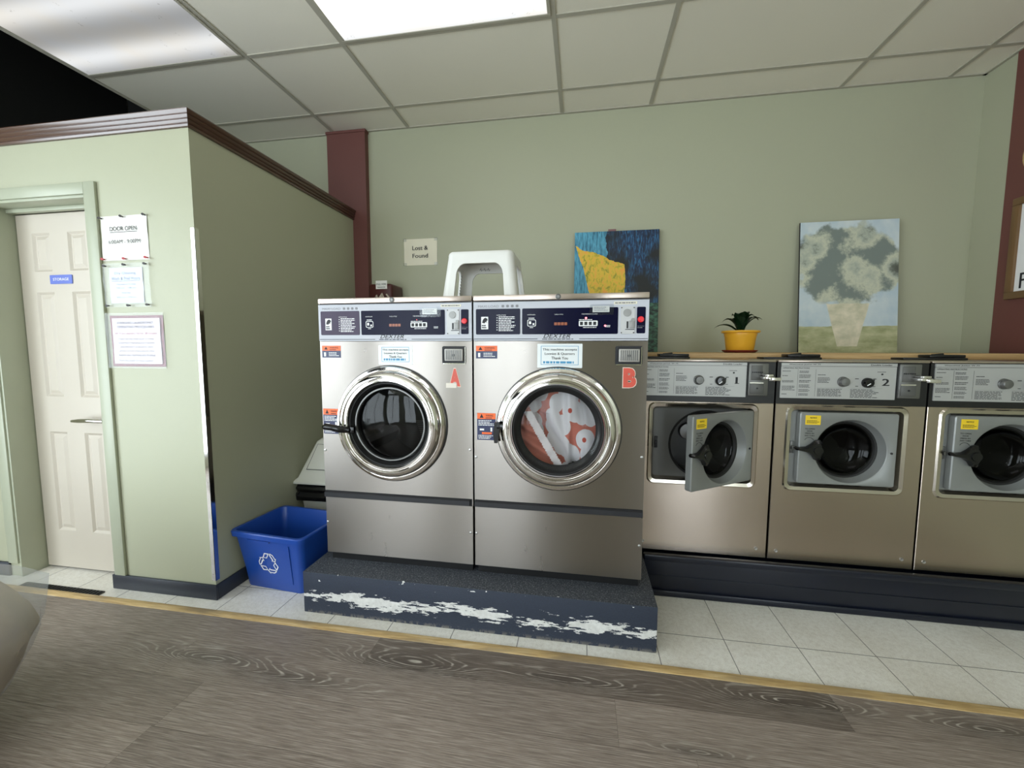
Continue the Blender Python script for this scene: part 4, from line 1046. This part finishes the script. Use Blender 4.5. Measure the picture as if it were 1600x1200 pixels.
# ------------------------------------------------------------------ blue recycling bin
t = thing('recycling_bin', (-1.075, .14, 0), 'open blue recycling bin with white arrows on the tile floor beside the partition', 'bin')
M_blue = plain('blue_plastic', lin(28, 72, 160), .32, 0, .05)
RB = Matrix.Translation((-1.07, .145, 0)) @ Matrix.Rotation(math.radians(-5), 4, 'Z')
bw, bd, tw, td, H = .178, .125, .212, .172, .318
def rl(w, d, z, r): return [RB @ Vector((a, c, z)) for a, c in rrect(-w, w, -d, d, r, 6)]
lerp = lambda a, c, k: a+(c-a)*k
L = [rl(bw, bd, .0, .03), rl(bw+.003, bd+.003, .004, .03)]
for k in (.3, .6, .88): L.append(rl(lerp(bw, tw, k), lerp(bd, td, k), H*k, .03))
L += [rl(tw-.004, td-.004, H*.905, .03), rl(tw+.012, td+.012, H*.915, .036), rl(tw+.014, td+.014, H*.985, .036), rl(tw+.010, td+.010, H, .034), rl(tw-.004, td-.004, H, .03), rl(tw-.008, td-.008, H*.97, .03)]
for k in (.6, .3): L.append(rl(lerp(bw, tw, k)-.005, lerp(bd, td, k)-.005, H*k, .028))
L.append(rl(bw-.004, bd-.004, .008, .028))
obj('tub', B().loops(L, True, True), M_blue, t)
# side handle flaps and a corner rib
ta = math.atan2(td-bd, H)
FB = RB @ Matrix.Translation((0, -bd-.0005, 0)) @ Matrix.Rotation(PI/2+ta, 4, 'X')
b = B().prism([(.118, .05), (.124, .05), (.134, .27), (.128, .27)], FB, .004)
b.prism([(-.12, .283), (.02, .283), (.014, .274), (-.114, .274)], FB, .006)
obj('moulded_ribs', b, M_blue, t)
b = B(); cx0, cz0 = -.01, .155
for k in range(3):
    R = FB @ Matrix.Translation((cx0, cz0, .001)) @ Matrix.Rotation(k*2*PI/3, 4, 'Z')
    def ring(o, i, mirror=1):
        b.loops([[R @ Vector((x, y, .0008)) for x, y in o], [R @ Vector((x, y, .0008)) for x, y in i]])
    o = [(-.032, .030), (-.018, .058), (.012, .058), (-.006, .028)]
    q = [(-.0245, .0325), (-.0155, .0525), (.0035, .0525), (-.0085, .0325)]
    ring(o, q)
    o = [(.016, .060), (.034, .052), (.046, .030), (.052, .034), (.044, .012), (.020, .016), (.027, .020), (.012, .048)]
    q = [(.018, .0545), (.031, .048), (.043, .026), (.0455, .027), (.0405, .0165), (.028, .0185), (.0335, .0225), (.0185, .048)]
    ring(o, q)
obj('recycling_symbol', b, M_white, t, 'white three-arrow recycling symbol', smooth=0)

# ------------------------------------------------------------------ swing-top waste bin
cx1, cy1 = -1.10, .70
t = thing('waste_bin', (cx1, cy1, 0), 'off-white swing-top waste bin with black liner between partition and washer A', 'bin')
M_off = plain('off_white_plastic', lin(214, 214, 204), .4, 0, .03)
def rb(w, d, z, r=.02): return [(cx1+a, cy1+c, z) for a, c in rrect(-w, w, -d, d, r, 4)]
obj('body', B().loops([rb(.155, .155, 0), rb(.19, .19, .34), rb(.186, .186, .34), rb(.15, .15, .01)], True, True), M_off, t)
b = B(); L = []; rn = random.Random(2); N = len(rb(.2, .2, 0))
for k, (w, z) in enumerate(((.196, .292), (.214, .298), (.218, .32), (.205, .345), (.212, .365), (.206, .385), (.208, .402), (.196, .405))):
    L.append([(x+rn.uniform(-.006, .006), y+rn.uniform(-.006, .006), zz+rn.uniform(-.006, .006)) for x, y, zz in rb(w, w, z, .03)])
obj('bag_liner', b.loops(L), plain('black_bag_film', lin(14, 14, 15), .22, bump=1.0, bscale=60), t, 'black bin bag folded over the rim', smooth=20)
lid = obj('lid', B().loops([rb(.222, .222, .404), rb(.224, .224, .414), rb(.20, .20, .435), rb(.115, .115, .655), rb(.095, .095, .672)], False, True), M_off, t, smooth=30)
# swinging flap, a panel let into the sloped front
def SL(a, k, o=.0015):    # point on the lid's front slope: a across, k up
    w = lerp(.20, .115, k); return (cx1+a*w, cy1-w-o, lerp(.435, .655, k))
b = B(); b.loops([[SL(-.78, .25), SL(.78, .25), SL(.78, .93), SL(-.78, .93)], [SL(-.76, .27, .006), SL(.76, .27, .006), SL(.76, .91, .006), SL(-.76, .91, .006)]], False, True)
obj('flap', b, M_off, lid)
b = B(); b.loops([[SL(-.80, .235, .001), SL(.80, .235, .001), SL(.80, .94, .001), SL(-.80, .94, .001)], [SL(-.775, .25, .001), SL(.775, .25, .001), SL(.775, .93, .001), SL(-.775, .93, .001)]])
obj('flap_gap', b, M_ink, lid)

# ------------------------------------------------------------------ things on the right pilaster
XQ = XR-.008
t = thing('picture_frame', (XQ, .74, 1.545), 'wooden frame around a white lettered print hung on the maroon pilaster', 'picture frame')
def fx(y0, y1, z0, z1, r=.004): return [(y0, z0), (y1, z0), (y1, z1), (y0, z1)]
yo0, yo1, zo0, zo1 = .44, 1.042, 1.545, 2.105; wf = .04
b = B()
for (y0, y1, z0, z1) in ((yo0, yo1, zo0, zo0+wf), (yo0, yo1, zo1-wf, zo1), (yo0, yo0+wf, zo0+wf, zo1-wf), (yo1-wf, yo1, zo0+wf, zo1-wf)): b.box(XQ-.024, XQ, y0, y1, z0, z1, .003)
obj('frame', b, plain('walnut_frame_wood', lin(112, 84, 52), .45, 0, .2), t)
obj('print', B().box(XQ-.010, XQ-.004, yo0+wf-.005, yo1-wf+.005, zo0+wf-.005, zo1-wf+.005), M_white, t)
obj('lettering', B().text('F', FACEX(XQ-.0102, .975, 1.60), .0, .045, .0, .085), M_ink, t)
b = B().lathe((XQ, .905, 2.325), 'x', [(.001, -.018), (.110, -.018), (.118, -.014), (.118, 0)], 48)
tag(obj('wall_plaque', b, M_shelf, origin=(XQ, .905, 2.207)), 'round pale wooden disc hung above the picture frame', 'plaque')

# ------------------------------------------------------------------ laundry bag in the foreground
bx, by = -1.67, -1.06
t = thing('laundry_bag', (bx, by, .006), 'stuffed clear plastic laundry bag on the wood floor, near the storage door', 'bag')
def blob(prof, sx, sy, seed, amp, seg=96, peak=None, wrk=.03):
    b = B(); L = []
    for z, r in prof:
        lp = []
        for i in range(seg):
            a = 2*PI*i/seg
            n = 1+amp*mn.noise(Vector((math.cos(a)*2.2+seed, math.sin(a)*2.2, z*5)))+amp*.5*mn.noise(Vector((math.cos(a)*6, math.sin(a)*6+seed, z*11)))
            wr = mn.noise(Vector((a*4+seed, z*3+.6*math.sin(a*2), seed)))
            rr = r*(n+wrk*(1-2*abs(wr))**3)
            if peak:
                pa, pz, ph, wa, wz = peak
                rr += ph*math.exp(-((a-pa)/wa)**2-((z-pz)/wz)**2)
            lp.append((bx+sx*rr*math.cos(a), by+sy*rr*math.sin(a), z+.006))
        L.append([(x, y, .006+(z-.006)*.90) for x, y, z in lp])
    b.loops(L, True, True); return b
fill = [(.0, .24), (.03, .29), (.10, .35), (.18, .405), (.26, .445), (.33, .465), (.40, .45), (.46, .41), (.51, .34), (.545, .25), (.56, .12), (.562, .02)]
obj('stuffed_laundry', blob(fill, 1, .85, 3, .05), plain('taupe_fabric', lin(178, 160, 138), .8, 0, .2, spec=.2), t, 'taupe laundry inside the bag')
skin = [(.0, .245), (.03, .296), (.10, .358), (.18, .414), (.26, .456), (.33, .480), (.40, .478), (.46, .455), (.52, .40), (.58, .33), (.64, .26), (.70, .17), (.74, .08), (.76, .05), (.80, .09), (.83, .11)]
def t_bag():
    t = NT('clear_bag_film'); t.n.remove(t.p)
    tr = t.new('ShaderNodeBsdfTransparent'); tr.inputs[0].default_value = (.96, .97, .98, 1)
    gl = t.new('ShaderNodeBsdfGlossy'); gl.inputs['Roughness'].default_value = .25
    df = t.new('ShaderNodeBsdfTranslucent'); df.inputs[0].default_value = (.85, .88, .92, 1); d2 = t.new('ShaderNodeBsdfDiffuse'); d2.inputs[0].default_value = (.85, .88, .92, 1)
    ms = t.new('ShaderNodeMixShader'); ms.inputs[0].default_value = .6; t.l.new(df.outputs[0], ms.inputs[1]); t.l.new(d2.outputs[0], ms.inputs[2])
    m1 = t.new('ShaderNodeMixShader'); m1.inputs[0].default_value = .25; t.l.new(tr.outputs[0], m1.inputs[1]); t.l.new(ms.outputs[0], m1.inputs[2])
    m2 = t.new('ShaderNodeMixShader'); m2.inputs[0].default_value = .06; t.l.new(m1.outputs[0], m2.inputs[1]); t.l.new(gl.outputs[0], m2.inputs[2])
    t.l.new(m2.outputs[0], t.out.inputs[0]); return t.m
obj('plastic_bag', blob(skin, 1, .85, 9, .05, peak=(1.2, .47, .07, .22, .09)), t_bag(), t, 'clear plastic bag')

# ------------------------------------------------------------------ light: overcast daylight through the added, unseen shop windows
w = bpy.data.worlds.new('World'); SC.world = w; w.use_nodes = True
bg = w.node_tree.nodes['Background']; bg.inputs[0].default_value = (.85, .935, 1.0, 1); bg.inputs[1].default_value = 5.6
for i, q in enumerate(WINS):
    la = bpy.data.lights.new('window_portal', 'AREA'); la.shape = 'RECTANGLE'; la.size = q[1]-q[0]; la.size_y = WZ1-WZ0
    la.cycles.is_portal = True
    lo = bpy.data.objects.new('window_portal', la); COL.objects.link(lo); lo.location = ((q[0]+q[1])/2, YF-.08, (WZ0+WZ1)/2); lo.rotation_euler = (PI/2, 0, 0)
la = bpy.data.lights.new('window_portal', 'AREA'); la.shape = 'RECTANGLE'; la.size = WL[1]-WL[0]; la.size_y = WZ1-WZ0; la.cycles.is_portal = True
lo = bpy.data.objects.new('window_portal', la); COL.objects.link(lo); lo.location = (XL-.08, (WL[0]+WL[1])/2, (WZ0+WZ1)/2); lo.rotation_euler = (PI/2, 0, -PI/2)

# ------------------------------------------------------------------ camera
yaw, pit, rol, fpx = .1678, -.0847, .0018, 645.12
fw = Vector((-math.sin(yaw)*math.cos(pit), math.cos(yaw)*math.cos(pit), math.sin(pit)))
r = Vector((math.cos(yaw), math.sin(yaw), 0)); u = r.cross(fw)
r2 = r*math.cos(rol)+u*math.sin(rol); u2 = -r*math.sin(rol)+u*math.cos(rol)
cd = bpy.data.cameras.new('camera'); cd.sensor_width = 36; cd.sensor_fit = 'HORIZONTAL'; cd.lens = fpx/1600*36; cd.clip_start = .05
co = bpy.data.objects.new('camera', cd); COL.objects.link(co)
co.matrix_world = Matrix(((r2.x, u2.x, -fw.x, .4853), (r2.y, u2.y, -fw.y, -1.8103), (r2.z, u2.z, -fw.z, 1.258), (0, 0, 0, 1)))
SC.camera = co
vs = SC.view_settings; SC.display_settings.display_device = 'sRGB'
vs.view_transform = 'Standard'; vs.look = 'None'; vs.gamma = 1; vs.use_curve_mapping = False; vs.exposure = .5
SC.cycles.max_bounces = 8; SC.cycles.transparent_max_bounces = 16
SC.cycles.use_denoising = True
